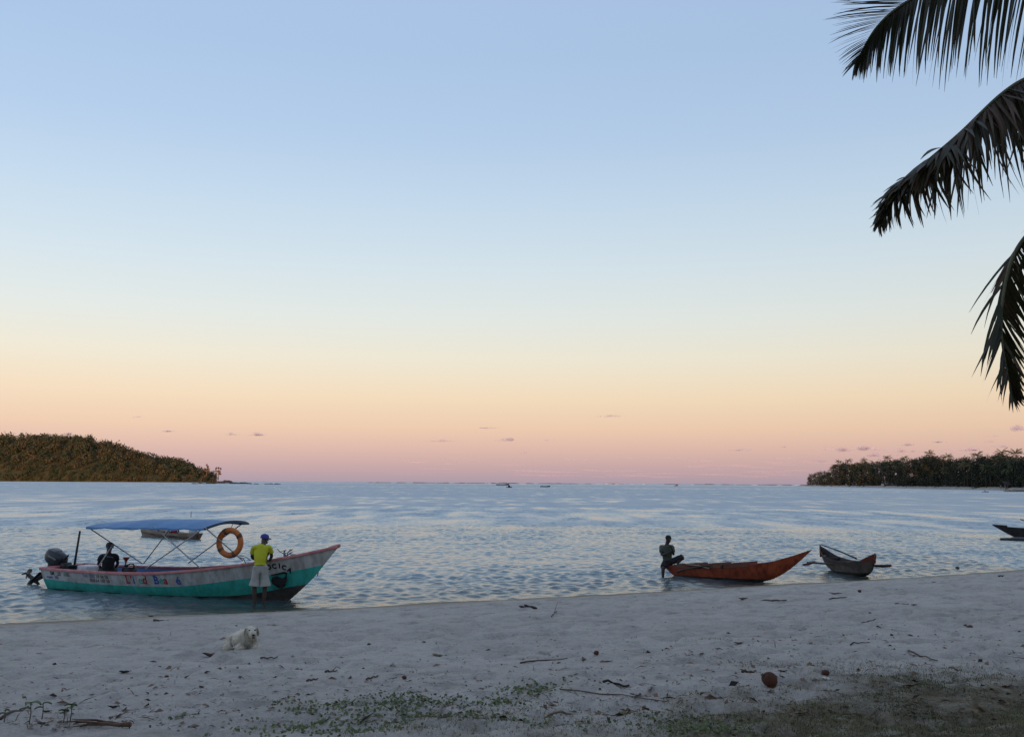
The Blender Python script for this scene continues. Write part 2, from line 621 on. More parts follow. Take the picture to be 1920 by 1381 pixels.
# gusts: patches of rougher and calmer water, stretched across the view
gust = 0.62 + 0.75 * fbm(WX / 55.0, WY / 22.0, 71, 3)
calm = smooth(0.46, 0.66, fbm(WX / 420.0 + 3.3, WY / 75.0, 77, 3)) * smooth(110, 190, RR)
gust = gust * (1 - 0.5 * calm)
gust = gust * (0.45 + 1.1 * fbm(WX / 4.5, WY / 3.0, 73, 3))            # short-lived groups of steeper wavelets
gust = gust * (0.6 + 0.8 * fbm(WX / 16.0, WY / 9.0, 75, 2))
gust = gust * (1 + smooth(30, 90, RR) * 2.2 * (fbm(WX / 1.7, WY / 8.0, 79, 2) - 0.5))
shoal = 0.55 + 0.45 * smooth(0.0, 0.16, depth)
WZ = np.zeros_like(WX); lost = np.zeros_like(WX)
NW = 110
lam = np.exp(np.linspace(math.log(0.24), math.log(9.0), NW)) * rng.uniform(0.95, 1.05, NW)
ang = R(-82) + rng.uniform(-1.45, 1.45, NW)
wslope = np.exp(-((np.log(lam) - math.log(0.38)) / 0.52) ** 2)
wslope = wslope + 0.20 * np.exp(-((np.log(lam) - math.log(1.1)) / 0.8) ** 2)
wslope = wslope / math.sqrt((wslope ** 2).sum() / 2) * 0.165
near = RR[:, 0] < 300
for i in range(NW):
    k = 2 * math.pi / lam[i]
    att = np.clip((lam[i] / (2.0 * DR[:, :1])) - 0.5, 0, 1)
    ok = att[:, 0] > 0
    n_ = int(ok.sum())
    a = wslope[i] / k
    lost += (wslope[i] ** 2 / 2) * (1 - att ** 2)
    if n_:
        WZ[ok] += a * att[ok] * np.sin(k * (WX[ok] * math.cos(ang[i]) + WY[ok] * math.sin(ang[i])) + rng.uniform(0, 6.283))
WZ = WZ * gust * shoal
lost = lost * (gust * shoal) ** 2
sea_me = grid_mesh('sea', np.stack([WX, WY, WZ], -1))
add_attr(sea_me, 'rough', (2 * lost + 0.0006).reshape(-1) ** 0.25)
add_attr(sea_me, 'murk', (1 - np.exp(-depth / 0.40)).reshape(-1))
m_sea = bpy.data.materials.new('lagoon_water'); m_sea.use_nodes = True
nt = m_sea.node_tree
nt.nodes.remove(nt.nodes['Principled BSDF'])
geo = node(nt, 'ShaderNodeNewGeometry')
mp = node(nt, 'ShaderNodeMapping'); mp.inputs['Scale'].default_value = (1.0, 1.6, 1.0)
nt.links.new(geo.outputs['Position'], mp.inputs['Vector'])
nz = node(nt, 'ShaderNodeTexNoise', i_Scale=6.0, i_Detail=3.0, i_Roughness=0.55)
nt.links.new(mp.outputs[0], nz.inputs['Vector'])
bp = node(nt, 'ShaderNodeBump', i_Strength=0.22, i_Distance=0.05)
nt.links.new(nz.outputs['Fac'], bp.inputs['Height'])
ar = node(nt, 'ShaderNodeAttribute', attribute_name='rough')
am = node(nt, 'ShaderNodeAttribute', attribute_name='murk')
fr = node(nt, 'ShaderNodeFresnel', i_IOR=1.39)
gl = node(nt, 'ShaderNodeBsdfGlossy')
tr = node(nt, 'ShaderNodeBsdfTransparent'); tr.inputs['Color'].default_value = (0.78, 0.93, 0.92, 1)
df = node(nt, 'ShaderNodeBsdfDiffuse'); df.inputs['Color'].default_value = (0.18, 0.265, 0.28, 1)
nt.links.new(ar.outputs['Fac'], gl.inputs['Roughness'])
nt.links.new(bp.outputs[0], gl.inputs['Normal']); nt.links.new(bp.outputs[0], fr.inputs['Normal'])
mb_ = node(nt, 'ShaderNodeMixShader'); ms_ = node(nt, 'ShaderNodeMixShader')
nt.links.new(am.outputs['Fac'], mb_.inputs[0]); nt.links.new(tr.outputs[0], mb_.inputs[1]); nt.links.new(df.outputs[0], mb_.inputs[2])
# a ruffled sea never turns fully mirror-like at grazing view: its facets lean towards the viewer
capn = node(nt, 'ShaderNodeMapRange'); capn.inputs['From Min'].default_value = 0.12; capn.inputs['From Max'].default_value = 0.38
capn.inputs['To Min'].default_value = 0.97; capn.inputs['To Max'].default_value = 0.52
nt.links.new(ar.outputs['Fac'], capn.inputs['Value'])
mn = node(nt, 'ShaderNodeMath', operation='MINIMUM')
nt.links.new(fr.outputs[0], mn.inputs[0]); nt.links.new(capn.outputs[0], mn.inputs[1])
nt.links.new(mn.outputs[0], ms_.inputs[0]); nt.links.new(mb_.outputs[0], ms_.inputs[1]); nt.links.new(gl.outputs[0], ms_.inputs[2])
nt.links.new(ms_.outputs[0], nt.nodes['Material Output'].inputs['Surface'])
tag(obj('sea', sea_me, None, m_sea), kind='structure')

# ------------------------------------------------------------------ wooded ridge behind the viewer (throws the evening shade)
m_ridge = mat('ridge_woods', (0.035, 0.05, 0.02), (0.08, 0.09, 0.035), 0.12, 0.9, bump=0.6, bscale=0.6)
rx = np.linspace(-1500, 1500, 260); ry = np.linspace(0, 1, 26)
RX, RY = np.meshgrid(rx, ry)
prof = np.sin(np.clip(RY, 0, 1) * math.pi) ** 0.8
top = 40 + 9 * (fbm(RX / 150.0, RX * 0, 41, 3) - 0.5)
RZ = prof * top + prof * 7 * (fbm(RX / 13.0, RY * 11.0, 43, 3) - 0.5) + 1.0
ridge_me = grid_mesh('wooded_ridge', np.stack([RX, -52 - RY * 170, RZ], -1))
tag(obj('wooded_ridge', ridge_me, None, m_ridge), kind='structure')


def leaf_cloud(centers, radii, per, size, squash=0.8, hollow=0.45, tri=False):
    """many leaf-clump faces spread through crowns; returns V, F(quads), tone"""
    n = len(centers)
    C_ = np.repeat(np.asarray(centers, float), per, 0)
    Rr = np.repeat(np.asarray(radii, float), per, 0)
    d = rng.normal(size=(n * per, 3)); d /= np.linalg.norm(d, axis=1)[:, None]
    rad = (hollow + (1 - hollow) * rng.random(n * per)) * (0.8 + 0.4 * rng.random(n * per))
    P = C_ + d * (Rr * rad)[:, None] * np.array([1, 1, squash])
    nn = d + rng.normal(0, 0.6, (n * per, 3)); nn /= np.linalg.norm(nn, axis=1)[:, None]
    a = np.cross(nn, rng.normal(size=(n * per, 3))); a /= np.linalg.norm(a, axis=1)[:, None]
    b = np.cross(nn, a)
    s1 = (np.repeat(size if np.ndim(size) else np.full(n, size), per) * rng.uniform(0.6, 1.4, n * per))[:, None]
    s2 = s1 * rng.uniform(0.45, 0.9, (n * per, 1))
    if tri:
        V = np.stack([P - a * s1 - b * s2 * 0.7, P + a * s1 - b * s2 * 0.5, P + b * s2 * 1.2], 1).reshape(-1, 3)
    else:
        V = np.stack([P - a * s1, P - b * s2 * 0.8, P + a * s1, P + b * s2], 1).reshape(-1, 3)
    F = np.arange(len(V))
    tone = np.repeat(np.repeat(rng.random(n), per) * 0.62 + rng.random(n * per) * 0.14, 3 if tri else 4)
    return V, F, tone


# ------------------------------------------------------------------ wooded island, left
ISL = curve([-420, -200, -60, 0, 60, 125, 165, 210, 250, 300, 340, 370, 400, 416, 424],
            [850, 826, 822, 822, 820, 820, 825, 834, 846, 858, 866, 878, 891, 899, 903])
DI = 1800.0


def isl_h(px, b):
    hz = 904.5 + (px - 960) * 0.00576
    top_ = np.maximum((hz - ISL(px)) / FPX * (DI + 150) + 2.8 - 7.0, 0.6)
    return top_ * np.sin(np.clip(b, 0, 1) * math.pi) ** 0.75


ipx = np.linspace(-420, 424, 150); ib = np.linspace(0, 1, 40)
IP, IB = np.meshgrid(ipx, ib)
ID = DI + IB * 320
IX = (IP - 960) / FPX * ID
IZ = isl_h(IP, IB) + 3 * (fbm(IX / 30, ID / 30, 51, 3) - 0.5) * np.sin(IB * math.pi) + smooth(0, 0.03, IB) * 1.2 - 0.4
m_isl = mat('island_soil', (0.022, 0.034, 0.011), (0.06, 0.055, 0.02), 0.03, 0.95)
tag(obj('island', grid_mesh('island', np.stack([IX, ID, IZ], -1)), None, m_isl), kind='structure')
nt_ = 3800
tp = rng.uniform(-400, 408, nt_); tb = rng.uniform(0.0, 1.0, nt_) ** 1.5 * 0.62 + 0.001
td = DI + tb * 320
tx_ = (tp - 960) / FPX * td
rad = 3.6 + 8.5 * rng.random(nt_) ** 2.2
rad = rad * (0.6 + 0.4 * smooth(0.02, 0.2, tb))
rad = np.where(rng.random(nt_) > 0.94, rad * 1.35, rad)
tz = isl_h(tp, tb) + rad * 0.55
V, F, tone = leaf_cloud(np.stack([tx_, td, tz], -1), rad, 92, rad * 0.155, 0.9, 0.5, True)
me = from_np('island_woods', V, F, 3); add_attr(me, 'tone', tone)
m_woods = leaf_mat('island_leaves', (0.018, 0.040, 0.011), (0.105, 0.078, 0.034), 0.02, 0.8, 'tone')
tag(obj('island_woods', me, None, m_woods, False), kind='stuff')


def small_tree(name, base, h, spread, n, lsize, m_leaf, m_bark, label, group=None, squash=1.0):
    """trunk with limbs and a ragged crown of leaf clumps"""
    t = empty(name, base, 0, label, 'tree', group)
    mb = MB()
    mb.tube([(0, 0, -0.5), (h * 0.02, 0, h * 0.35), (h * 0.0, h * 0.02, h * 0.85)], [h * 0.035, h * 0.026, h * 0.008], 7)
    cs = []
    for i in range(9):
        a = random.uniform(0, 6.28); z0 = h * random.uniform(0.3, 0.8)
        e = Vector((math.cos(a) * spread * random.uniform(0.3, 0.9), math.sin(a) * spread * random.uniform(0.3, 0.9), z0 + h * random.uniform(0.08, 0.22)))
        mb.tube([(0, 0, z0), e], [h * 0.012, h * 0.004], 5)
        cs.append(e)
    cs.append(Vector((0, 0, h * 0.92)))
    mb.build('trunk', m_bark, t)
    V, F, tone = leaf_cloud([tuple(c_) for c_ in cs], [spread * 0.42] * len(cs), n, lsize, squash)
    me = from_np('crown', V, F, 4); add_attr(me, 'tone', tone)
    obj('crown', me, t, m_leaf, False)
    return t


m_bark = mat('grey_bark', (0.10, 0.08, 0.06), (0.2, 0.16, 0.12), 3, 0.9)
m_wispy = leaf_mat('wispy_leaves', (0.12, 0.085, 0.06), (0.24, 0.17, 0.12), 0.3, 0.8, 'tone')
for px, py, hpx, lab in ((387, 892, 22, 'thin ragged tree standing on the island point, further from the tip'), (409, 899, 24, 'thin ragged tree at the very tip of the wooded island')):
    d = DI + 25
    h = hpx * d / FPX
    small_tree('coastal_tree', at_y(px, py, d), h, h * 0.24, 26, h * 0.05, m_wispy, m_bark, lab, 'thin trees on the island point')
for px, py, r_, lab in ((125, 829, 9, 'broad dark tree rising above the island ridge, leftmost'), (168, 833, 11, 'widest round tree crown on the island ridge'), (188, 839, 6, 'small pointed tree on the island ridge right of the round crown'), (214, 846, 7, 'bushy tree on the island ridge where it starts to slope down')):
    d = DI + 150
    h = r_ * 1.9 * d / FPX
    small_tree('ridge_tree', at_y(px, py + r_ * 0.9, d), h, h * 0.5, 40, h * 0.085, m_woods, m_bark, lab, 'trees on the island ridge', 0.75)

# reef rocks off the island point and reef line on the horizon
m_rock = mat('dark_reef_rock', (0.03, 0.027, 0.025), (0.09, 0.075, 0.065), 0.5, 0.85, bump=0.5)
rocks = MB()
for px, w, h, py in ((364, 10, 1.8, 906.2), (376, 14, 2.2, 906), (395, 18, 3.0, 906), (412, 20, 5, 905.5), (424, 20, 6.5, 905), (440, 22, 3.2, 906), (455, 18, 3.0, 906), (468, 10, 2.2, 906.4), (480, 10, 1.6, 906.8), (500, 9, 1.5, 906.8), (508, 8, 1.8, 906.8), (520, 12, 1.9, 907)):
    p = on_plane(px, py + 0.4, 0.0); k = p.y / FPX
    rocks.ellipsoid((p.x, p.y, 0), (w * k * 0.55, w * k * 0.5, h * k * 0.85), None, 12, 7, 0, 0.22)
tag(rocks.build('reef_rocks', m_rock), kind='structure')
reef = MB()
for px in np.arange(700, 1560, 9):
    dens = 1.0 if px < 1070 else 0.35
    if random.random() < dens * 0.6 + 0.1:
        d = 3600 + random.uniform(-200, 200); k = d / FPX
        x = (px + random.uniform(-4, 4) - 960) * k
        reef.ellipsoid((x, d, 0), (random.uniform(5, 15) * k, 30, random.uniform(0.4, 1.1) * k + 0.2), None, 10, 6, 0, 0.2)
tag(reef.build('outer_reef', m_rock), kind='structure')
m_foam = mat('surf_foam', (0.62, 0.62, 0.62), (0.8, 0.8, 0.8), 0.05, 0.8)
surf = MB()
for px in list(np.arange(1125, 1215, 10)) + [915, 985, 1300, 1410, 1455, 1490]:
    d = 3000 + random.uniform(-150, 150); k = d / FPX
    surf.ellipsoid(((px + random.uniform(-5, 5) - 960) * k, d, 0), (random.uniform(3, 10) * k, 12, random.uniform(0.3, 0.9) * k), None, 10, 6, 0, 0.25)
tag(surf.build('breaking_surf', m_foam), kind='stuff')

# ------------------------------------------------------------------ palm point, right
SP_PX = [1500, 1510, 1560, 1620, 1700, 1800, 1900, 2000, 2150]
SP_D = [1560, 1500, 1290, 1100, 880, 720, 600, 520, 430]
spd = lambda p: np.interp(p, SP_PX, SP_D)
sky_y = curve([1500, 1512, 1530, 1552, 1562, 1600, 1650, 1700, 1740, 1790, 1830, 1880, 1920, 2000, 2150], [905, 892, 884, 879, 868, 864, 862, 858, 853, 856, 853, 850, 851, 848, 840])


def sp_top(px):
    hz = 904.5 + (px - 960) * 0.00576
    return (hz - sky_y(px)) / FPX * (spd(px) + 30) + 2.8 + 1.6


pp = np.linspace(1494, 2150, 90); qq = np.array([0, 4, 9, 16, 30, 120, 240.0])
PP, QQ = np.meshgrid(pp, qq)
hh = np.interp(QQ, [0, 4, 9, 16, 30, 120, 240], [-0.6, 0.3, 1.1, 1.6, 2.0, 2.2, 2.2]) * np.clip((PP - 1490) / 30, 0.35, 1)
PD = spd(PP) + QQ
m_spit = mat('far_sand', (0.30, 0.26, 0.21), (0.42, 0.37, 0.31), 0.15, 0.95)
tag(obj('far_shore', grid_mesh('far_shore', np.stack([(PP - 960) / FPX * PD, PD, hh], -1)), None, m_spit), kind='structure')
# undergrowth below the palms
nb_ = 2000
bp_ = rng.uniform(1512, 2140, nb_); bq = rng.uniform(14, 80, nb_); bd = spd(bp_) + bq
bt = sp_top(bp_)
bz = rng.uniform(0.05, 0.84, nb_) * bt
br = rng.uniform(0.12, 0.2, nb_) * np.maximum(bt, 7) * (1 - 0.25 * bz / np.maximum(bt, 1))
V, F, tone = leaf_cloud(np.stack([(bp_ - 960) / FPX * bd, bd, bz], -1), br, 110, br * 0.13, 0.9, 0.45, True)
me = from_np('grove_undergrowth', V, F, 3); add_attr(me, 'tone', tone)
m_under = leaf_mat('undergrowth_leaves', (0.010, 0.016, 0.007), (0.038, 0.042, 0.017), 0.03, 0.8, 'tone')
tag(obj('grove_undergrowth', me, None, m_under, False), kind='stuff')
m_far_frond = leaf_mat('far_palm_fronds', (0.03, 0.045, 0.014), (0.085, 0.085, 0.03), 0.2, 0.6)
m_far_trunk = mat('far_palm_trunk', (0.035, 0.03, 0.024), (0.07, 0.06, 0.05), 0.8, 0.9)


def far_crown(seed):
    """palm crown about 9 m across, fronds with hanging leaflet pairs"""
    rnd = random.Random(seed)
    vs_, fs = [], []
    for i in range(24):
        az = i * 2.4 + rnd.uniform(-0.3, 0.3)
        up = rnd.uniform(-0.35, 1.3)
        L = rnd.uniform(3.9, 5.4)
        n = 9
        p = Vector((0, 0, 0)); ang_ = up
        pts = [p.copy()]
        for k in range(n):
            p = p + Vector((math.cos(az) * math.cos(ang_), math.sin(az) * math.cos(ang_), math.sin(ang_))) * (L / n)
            ang_ -= rnd.uniform(0.07, 0.16)
            pts.append(p.copy())
        side = Vector((-math.sin(az), math.cos(az), 0))
        for k in range(1, n):
            w = 0.95 * math.sin(math.pi * (k + 0.4) / (n + 0.8)) ** 0.6
            a, b = pts[k], pts[k + 1]
            for sg in (-1, 1):
                tip = (a + b) / 2 + side * sg * w * 0.75 + Vector((0, 0, -w * rnd.uniform(0.35, 0.8))) + (b - a) * 0.7
                o = len(vs_)
                vs_ += [a, b, tip]
                fs.append((o, o + 1, o + 2))
    me = bpy.data.meshes.new('crown'); me.from_pydata([tuple(v) for v in vs_], [], fs); me.update()
    me.materials.append(m_far_frond)
    return me


crowns = [far_crown(s) for s in range(6)]
tk = MB(); tk.tube([(0, 0, 0), (0.15, 0, 0.35), (0.1, 0, 0.7), (0, 0, 1)], [0.30, 0.2, 0.16, 0.13], 7)
trunk_me = tk.mesh('trunk'); trunk_me.materials.append(m_far_trunk)
palm_spec = [(1517, 'small palm leaning over the water at the very tip of the right point'),
             (1573, 'first tall palm on the skyline going right from the tip of the point'),
             (1592, 'second of the pair of skyline palms near the tip of the point'),
             (1617, 'lone round-headed palm right of the dip in the grove skyline'),
             (1664, 'palm with a wide dark crown rising left of the middle of the grove'),
             (1692, 'palm with an open feathery crown at the middle of the grove skyline'),
             (1741, 'tallest star-shaped palm in the middle of the far grove'),
             (1778, 'low broad palm crown right of the tallest star-shaped palm'),
             (1830, 'tall dark palm rising above the thatched hut, left one'),
             (1875, 'sunlit star-shaped palm on the skyline above the thatched hut'),
             (1905, 'dense palm crown at the right edge of the picture')]


def far_palm(px, q, h, label, k, sc=1.0):
    d = spd(px) + q
    t = empty('palm_tree', ((px - 960) / FPX * d, d, 1.6), random.uniform(0, 6.28), label, 'palm tree', 'palms on the far right point')
    lean = random.uniform(-0.05, 0.05)
    tr_ = obj('trunk', trunk_me, t, None, True); tr_.scale = (1.2, 1.2, h - 1.2)
    tr_.rotation_euler = (lean, random.uniform(-0.05, 0.05), 0)
    cr = obj('crown', crowns[k % 6], t, None, False)
    cr.location = (math.sin(tr_.rotation_euler.y) * (h - 1.4), -math.sin(lean) * (h - 1.4), h - 1.6)
    cr.scale = (sc, sc, sc)
    return t


peak = {1741: 6.5, 1875: 4.5, 1573: 3.0, 1592: 3.5, 1664: 4.5, 1692: 3.5, 1830: 3.5, 1617: 2.0, 1778: 0.5, 1905: 0.5, 1517: 0}
for i, (px, lab) in enumerate(palm_spec):
    q = random.uniform(18, 32)
    h = float(sp_top(px)) - 2.4 + peak[px] * 0.5 * spd(px) / FPX
    far_palm(px, q, max(h, 6), lab, i, 0.72 if px == 1517 else 1.12)
for i in range(120):
    px = 1524 + 560 * ((i + random.uniform(0, 0.9)) / 120)
    q = random.uniform(12, 60)
    h = (float(sp_top(px)) - 2.6) * random.uniform(0.55, 0.93)
    far_palm(px, q, max(h, 5), 'coconut palm among the crowded palms of the dark grove on the right point', i, random.uniform(0.8, 1.15))


# ------------------------------------------------------------------ unseen trees added beside and behind the viewer to cut skylight on the sand
m_shade_tree = leaf_mat('shade_tree_leaves', (0.022, 0.035, 0.010), (0.06, 0.075, 0.022), 0.6, 0.6, 'tone')
for i, (x, y, h, sp, lab) in enumerate(((-9.5, -9.0, 9.5, 6.0, 'added unseen shade tree behind the viewer, left one'),
                                        (9.0, -2.5, 10.0, 5.5, 'added unseen shade tree behind the viewer, right one'), (17.5, 4.0, 11.0, 6.0, 'added unseen shade tree at the far right beside the viewer'))):
    small_tree('added_shade_tree', (x, y, ground_z(x, y)), h, sp, 260, 0.26, m_shade_tree, m_bark, lab, 'unseen trees added to shade the sand')
# ------------------------------------------------------------------ clouds low over the horizon
m_cloud = bpy.data.materials.new('evening_cloud'); m_cloud.use_nodes = True
nt = m_cloud.node_tree
nt.nodes.remove(nt.nodes['Principled BSDF'])
lw = node(nt, 'ShaderNodeLayerWeight', i_Blend=0.5)
cr_ = rampn(nt, lw.outputs['Facing'], [(0.1, (0.36, 0.36, 0.36)), (0.4, (0.16, 0.16, 0.16)), (0.75, (0, 0, 0))])
tcn = node(nt, 'ShaderNodeTexCoord')
cn = node(nt, 'ShaderNodeTexNoise', i_Scale=3.0, i_Detail=5.0)
nt.links.new(tcn.outputs['Object'], cn.inputs['Vector'])
cr2 = rampn(nt, cn.outputs['Fac'], [(0.3, (0.25, 0.25, 0.25)), (0.6, (1, 1, 1))])
mul = node(nt, 'ShaderNodeMath', operation='MULTIPLY')
nt.links.new(cr_.outputs[0], mul.inputs[0]); nt.links.new(cr2.outputs[0], mul.inputs[1])
ct = node(nt, 'ShaderNodeBsdfTransparent'); cd = node(nt, 'ShaderNodeBsdfDiffuse'); cd.inputs['Color'].default_value = (0.58, 0.57, 0.70, 1)
cm = node(nt, 'ShaderNodeMixShader')
nt.links.new(mul.outputs[0], cm.inputs[0]); nt.links.new(ct.outputs[0], cm.inputs[1]); nt.links.new(cd.outputs[0], cm.inputs[2])
nt.links.new(cm.outputs[0], nt.nodes['Material Output'].inputs['Surface'])
CD = 14000.0


def cloud_shape(w, h, n):
    mb = MB()
    pk = random.uniform(-0.45, 0.45)                 # where the cloud is thickest
    for i in range(n):
        f = random.uniform(-1, 1)
        r_ = max(0.22, 1 - abs(f - pk) * random.uniform(0.6, 1.1))
        mb.ellipsoid((f * 0.40 * w, random.uniform(-0.1, 0.1) * w, h * (-0.25 + 0.32 * r_ * random.uniform(0.5, 1.2))),
                     (w * random.uniform(0.10, 0.26) * (1.3 - 0.4 * r_), w * 0.16, h * 0.42 * r_ * random.uniform(0.6, 1.1)), None, 20, 12, 0, 0.0)
    return mb


for px, py, w, h, lab in (
        (1140, 779, 50, 8, 'thin grey cloud streak highest over the middle of the sea'),
        (258, 781, 28, 5, 'faint small cloud above the left island, highest one there'),
        (130, 812, 38, 7, 'faint flat cloud touching the top of the island ridge'),
        (318, 808, 34, 5, 'thin faint cloud streak above the falling slope of the island'),
        (433, 813, 30, 8, 'left one of the cloud pair right of the island'),
        (478, 814, 40, 9, 'right one of the cloud pair right of the island'),
        (828, 825, 52, 8, 'long thin mauve cloud left of the middle of the sky'),
        (918, 801, 36, 6, 'pale wispy cloud above the compact mauve one in the middle'),
        (948, 823, 36, 11, 'compact mauve cloud low in the middle of the sky'),
        (1027, 824, 22, 5, 'tiny faint cloud right of the compact mauve one'),
        (982, 848, 26, 4, 'faint thin cloud low above the anchored boats'),
        (1388, 842, 40, 9, 'mauve cloud left of the far right cloud group'),
        (1473, 837, 24, 5, 'tiny flat cloud just before the far right cloud group'),
        (1578, 841, 54, 14, 'rounded mauve cloud above the tip of the palm point'),
        (1634, 838, 50, 20, 'largest puffy mauve cloud above the palm point'),
        (1640, 852, 34, 12, 'grey cloud tucked under the largest puffy one'),
        (1700, 833, 38, 8, 'flat cloud right of the largest puffy one, upper one'),
        (1690, 844, 28, 10, 'grey cloud just above the palm tops, lower left of the flat one'),
        (1721, 845, 30, 9, 'grey cloud touching the tallest star-shaped palm'),
        (1761, 828, 40, 5, 'thin straight cloud streak above the middle of the grove'),
        (1818, 842, 50, 11, 'mauve cloud above the grove left of the thatched hut'),
        (1862, 816, 24, 6, 'small cloud above the hut, top one of three'),
        (1858, 827, 24, 6, 'small cloud above the hut, middle one of three'),
        (1868, 836, 50, 6, 'long thin cloud above the hut, lowest of three'),
        (1922, 802, 56, 19, 'thick mauve cloud cut off by the right edge of the picture')):
    p = at_y(px, py, CD); k = CD / FPX
    o = cloud_shape(w * k, h * k * 1.15, 9 if w > 30 else 6).build('cloud', m_cloud)
    o.location = p
    tag(o, lab, 'cloud', 'small clouds over the horizon')
bank = MB()
for i in range(72):
    px = random.choice((random.uniform(760, 1500), random.uniform(1040, 1560), random.uniform(1380, 1900)))
    py = random.uniform(858, 894) if px < 1500 else random.uniform(832, 872)
    w = random.uniform(30, 110); h = random.uniform(3, 9)
    p = at_y(px, py, CD + 3000); k = (CD + 3000) / FPX
    bank.ellipsoid(p, (w * k * 0.5, w * k * 0.2, h * k * 0.5), None, 20, 10)
m_bank = m_cloud.copy(); m_bank.name = 'faint_cloud_bank'
for n in m_bank.node_tree.nodes:
    if n.type == 'VALTORGB' and n.color_ramp.elements[0].position < 0.2 and len(n.color_ramp.elements) == 3:
        n.color_ramp.elements[0].color = (0.20, 0.20, 0.20, 1); n.color_ramp.elements[1].color = (0.09, 0.09, 0.09, 1)
tag(bank.build('clouds', m_bank), kind='stuff')

# ------------------------------------------------------------------ hull builder


class Hull:
    """lofted boat hull: local +x to the bow, +y to port, z = 0 at the waterline"""
    def __init__(s, Ls, bow, stern, w, zg, zk, a, kb=6, ks=6):
        s.Ls, s.bow, s.stern, s.w, s.zg, s.zk, s.a, s.kb, s.ks = Ls, bow, stern, w, zg, zk, a, kb, ks

    def P(s, t, z, side=1, inset=0.0, out=0.0):
        zg, zk = float(s.zg(t)), float(s.zk(t))
        q = min(max((z - zk) / (zg - zk), 0.0), 1.3)
        w = max(float(s.w(t)) - inset, 0.004)
        v = w * (q ** float(s.a(t))) + out
        u = s.Ls * t + float(s.bow(q)) * t ** s.kb + float(s.stern(q)) * (1 - t) ** s.ks
        return Vector((u, side * v, z))

    def t_of(s, u, z):
        lo, hi = 0.0, 1.0
        for _ in range(30):
            m_ = (lo + hi) / 2
            if s.P(m_, z).x < u: lo = m_
            else: hi = m_
        return (lo + hi) / 2

    def skin(s, mb, bands, nt_=40, rows=5, th=0.04, floor=None, mi_in=None, t0=0.0, t1=1.0, closed_stern=True):
        """bands: list of z(t) borders from keel up, one material index per strip"""
        ts = [t0 + (t1 - t0) * (0.5 - 0.5 * math.cos(math.pi * i / nt_)) for i in range(nt_ + 1)]
        for side in (-1, 1):
            for bi in range(len(bands) - 1):
                P = []
                for j in range(rows + 1):
                    f = j / rows
                    row = []
                    for t in ts:
                        za, zb = float(bands[bi](t)), float(bands[bi + 1](t))
                        za, zb = max(za, float(s.zk(t))), max(zb, float(s.zk(t)) + 0.001)
                        if bi == 0: f2 = f * f
                        else: f2 = f
                        row.append(s.P(t, za + (zb - za) * f2, side))
                    P.append(row)
                mb.grid(P, bi, flip=(side > 0))
            if floor is not None:
                P = []
                for j in range(rows + 1):
                    f = j / rows
                    P.append([s.P(t, min(floor, float(s.zg(t)) - 0.02) + (float(s.zg(t)) - min(floor, float(s.zg(t)) - 0.02)) * f, side, th) for t in ts])
                mb.grid(P, mi_in, flip=(side < 0))
                rim = [[s.P(t, float(s.zg(t)), side) for t in ts], [s.P(t, float(s.zg(t)), side, th) for t in ts]]
                mb.grid(rim, mi_in, flip=(side > 0))
        if floor is not None:
            fl = [[s.P(t, min(floor, float(s.zg(t)) - 0.02), sd, th) for t in ts] for sd in (-1, 1)]
            mb.grid(fl, mi_in)
        if closed_stern:
            for bi in range(len(bands) - 1):
                rows_ = []
                for j in range(rows + 1):
                    za, zb = max(float(bands[bi](t0)), float(s.zk(t0))), float(bands[bi + 1](t0))
                    z = za + (zb - za) * ((j / rows) ** 2 if bi == 0 else j / rows)
                    rows_.append([s.P(t0, z, -1), s.P(t0, z, 1)])
                mb.grid(rows_, bi, flip=True)

    def rail(s, mb, w=0.09, h=0.07, out=0.02, nt_=50, t0=0.0, t1=1.0, mi=0, drop=0.0):
        ts = [t0 + (t1 - t0) * i / nt_ for i in range(nt_ + 1)]
        for side in (-1, 1):
            P = []
            for t in ts:
                z = float(s.zg(t)) - drop
                o_ = s.P(t, float(s.zg(t)), side, 0, out); i_ = s.P(t, float(s.zg(t)), side, w - out)
                if abs(i_.y) < 0.01: i_.y = 0.005 * side
                P.append([Vector((o_.x, o_.y, z - h * 0.5)), Vector((o_.x, o_.y, z + h * 0.35)), Vector((o_.x, o_.y - side * 0.012, z + h * 0.5)),
                          Vector((i_.x, i_.y, z + h * 0.5)), Vector((i_.x, i_.y, z - h * 0.5)), Vector((o_.x, o_.y, z - h * 0.5))])
            mb.grid(P, mi, flip=(side > 0))
            mb.add(P[0][:5], [(0, 1, 2, 3, 4)], mi); mb.add(P[-1][:5], [(0, 1, 2, 3, 4)], mi)


def local_frame(origin, ang):
    O = Vector(origin); ca, sa = math.cos(ang), math.sin(ang)

    def side(px, py, v):
        """point on the vertical plane y = v of a thing's own frame"""
        d = ray(px, py); n = Vector((-sa, ca, 0)); e = Vector((0, 0, EYE))
        t = (v - (e - O).dot(n)) / d.dot(n)
        p = e + d * t - O
        return Vector((p.x * ca + p.y * sa, v, p.z))
    return side


def join(meshes, name):
    V = []; F = []
    for me in meshes:
        o = len(V)
        V += [tuple(v.co) for v in me.vertices]
        F += [tuple(i + o for i in p.vertices) for p in me.polygons]
    out = bpy.data.meshes.new(name); out.from_pydata(V, [], F); out.update()
    return out


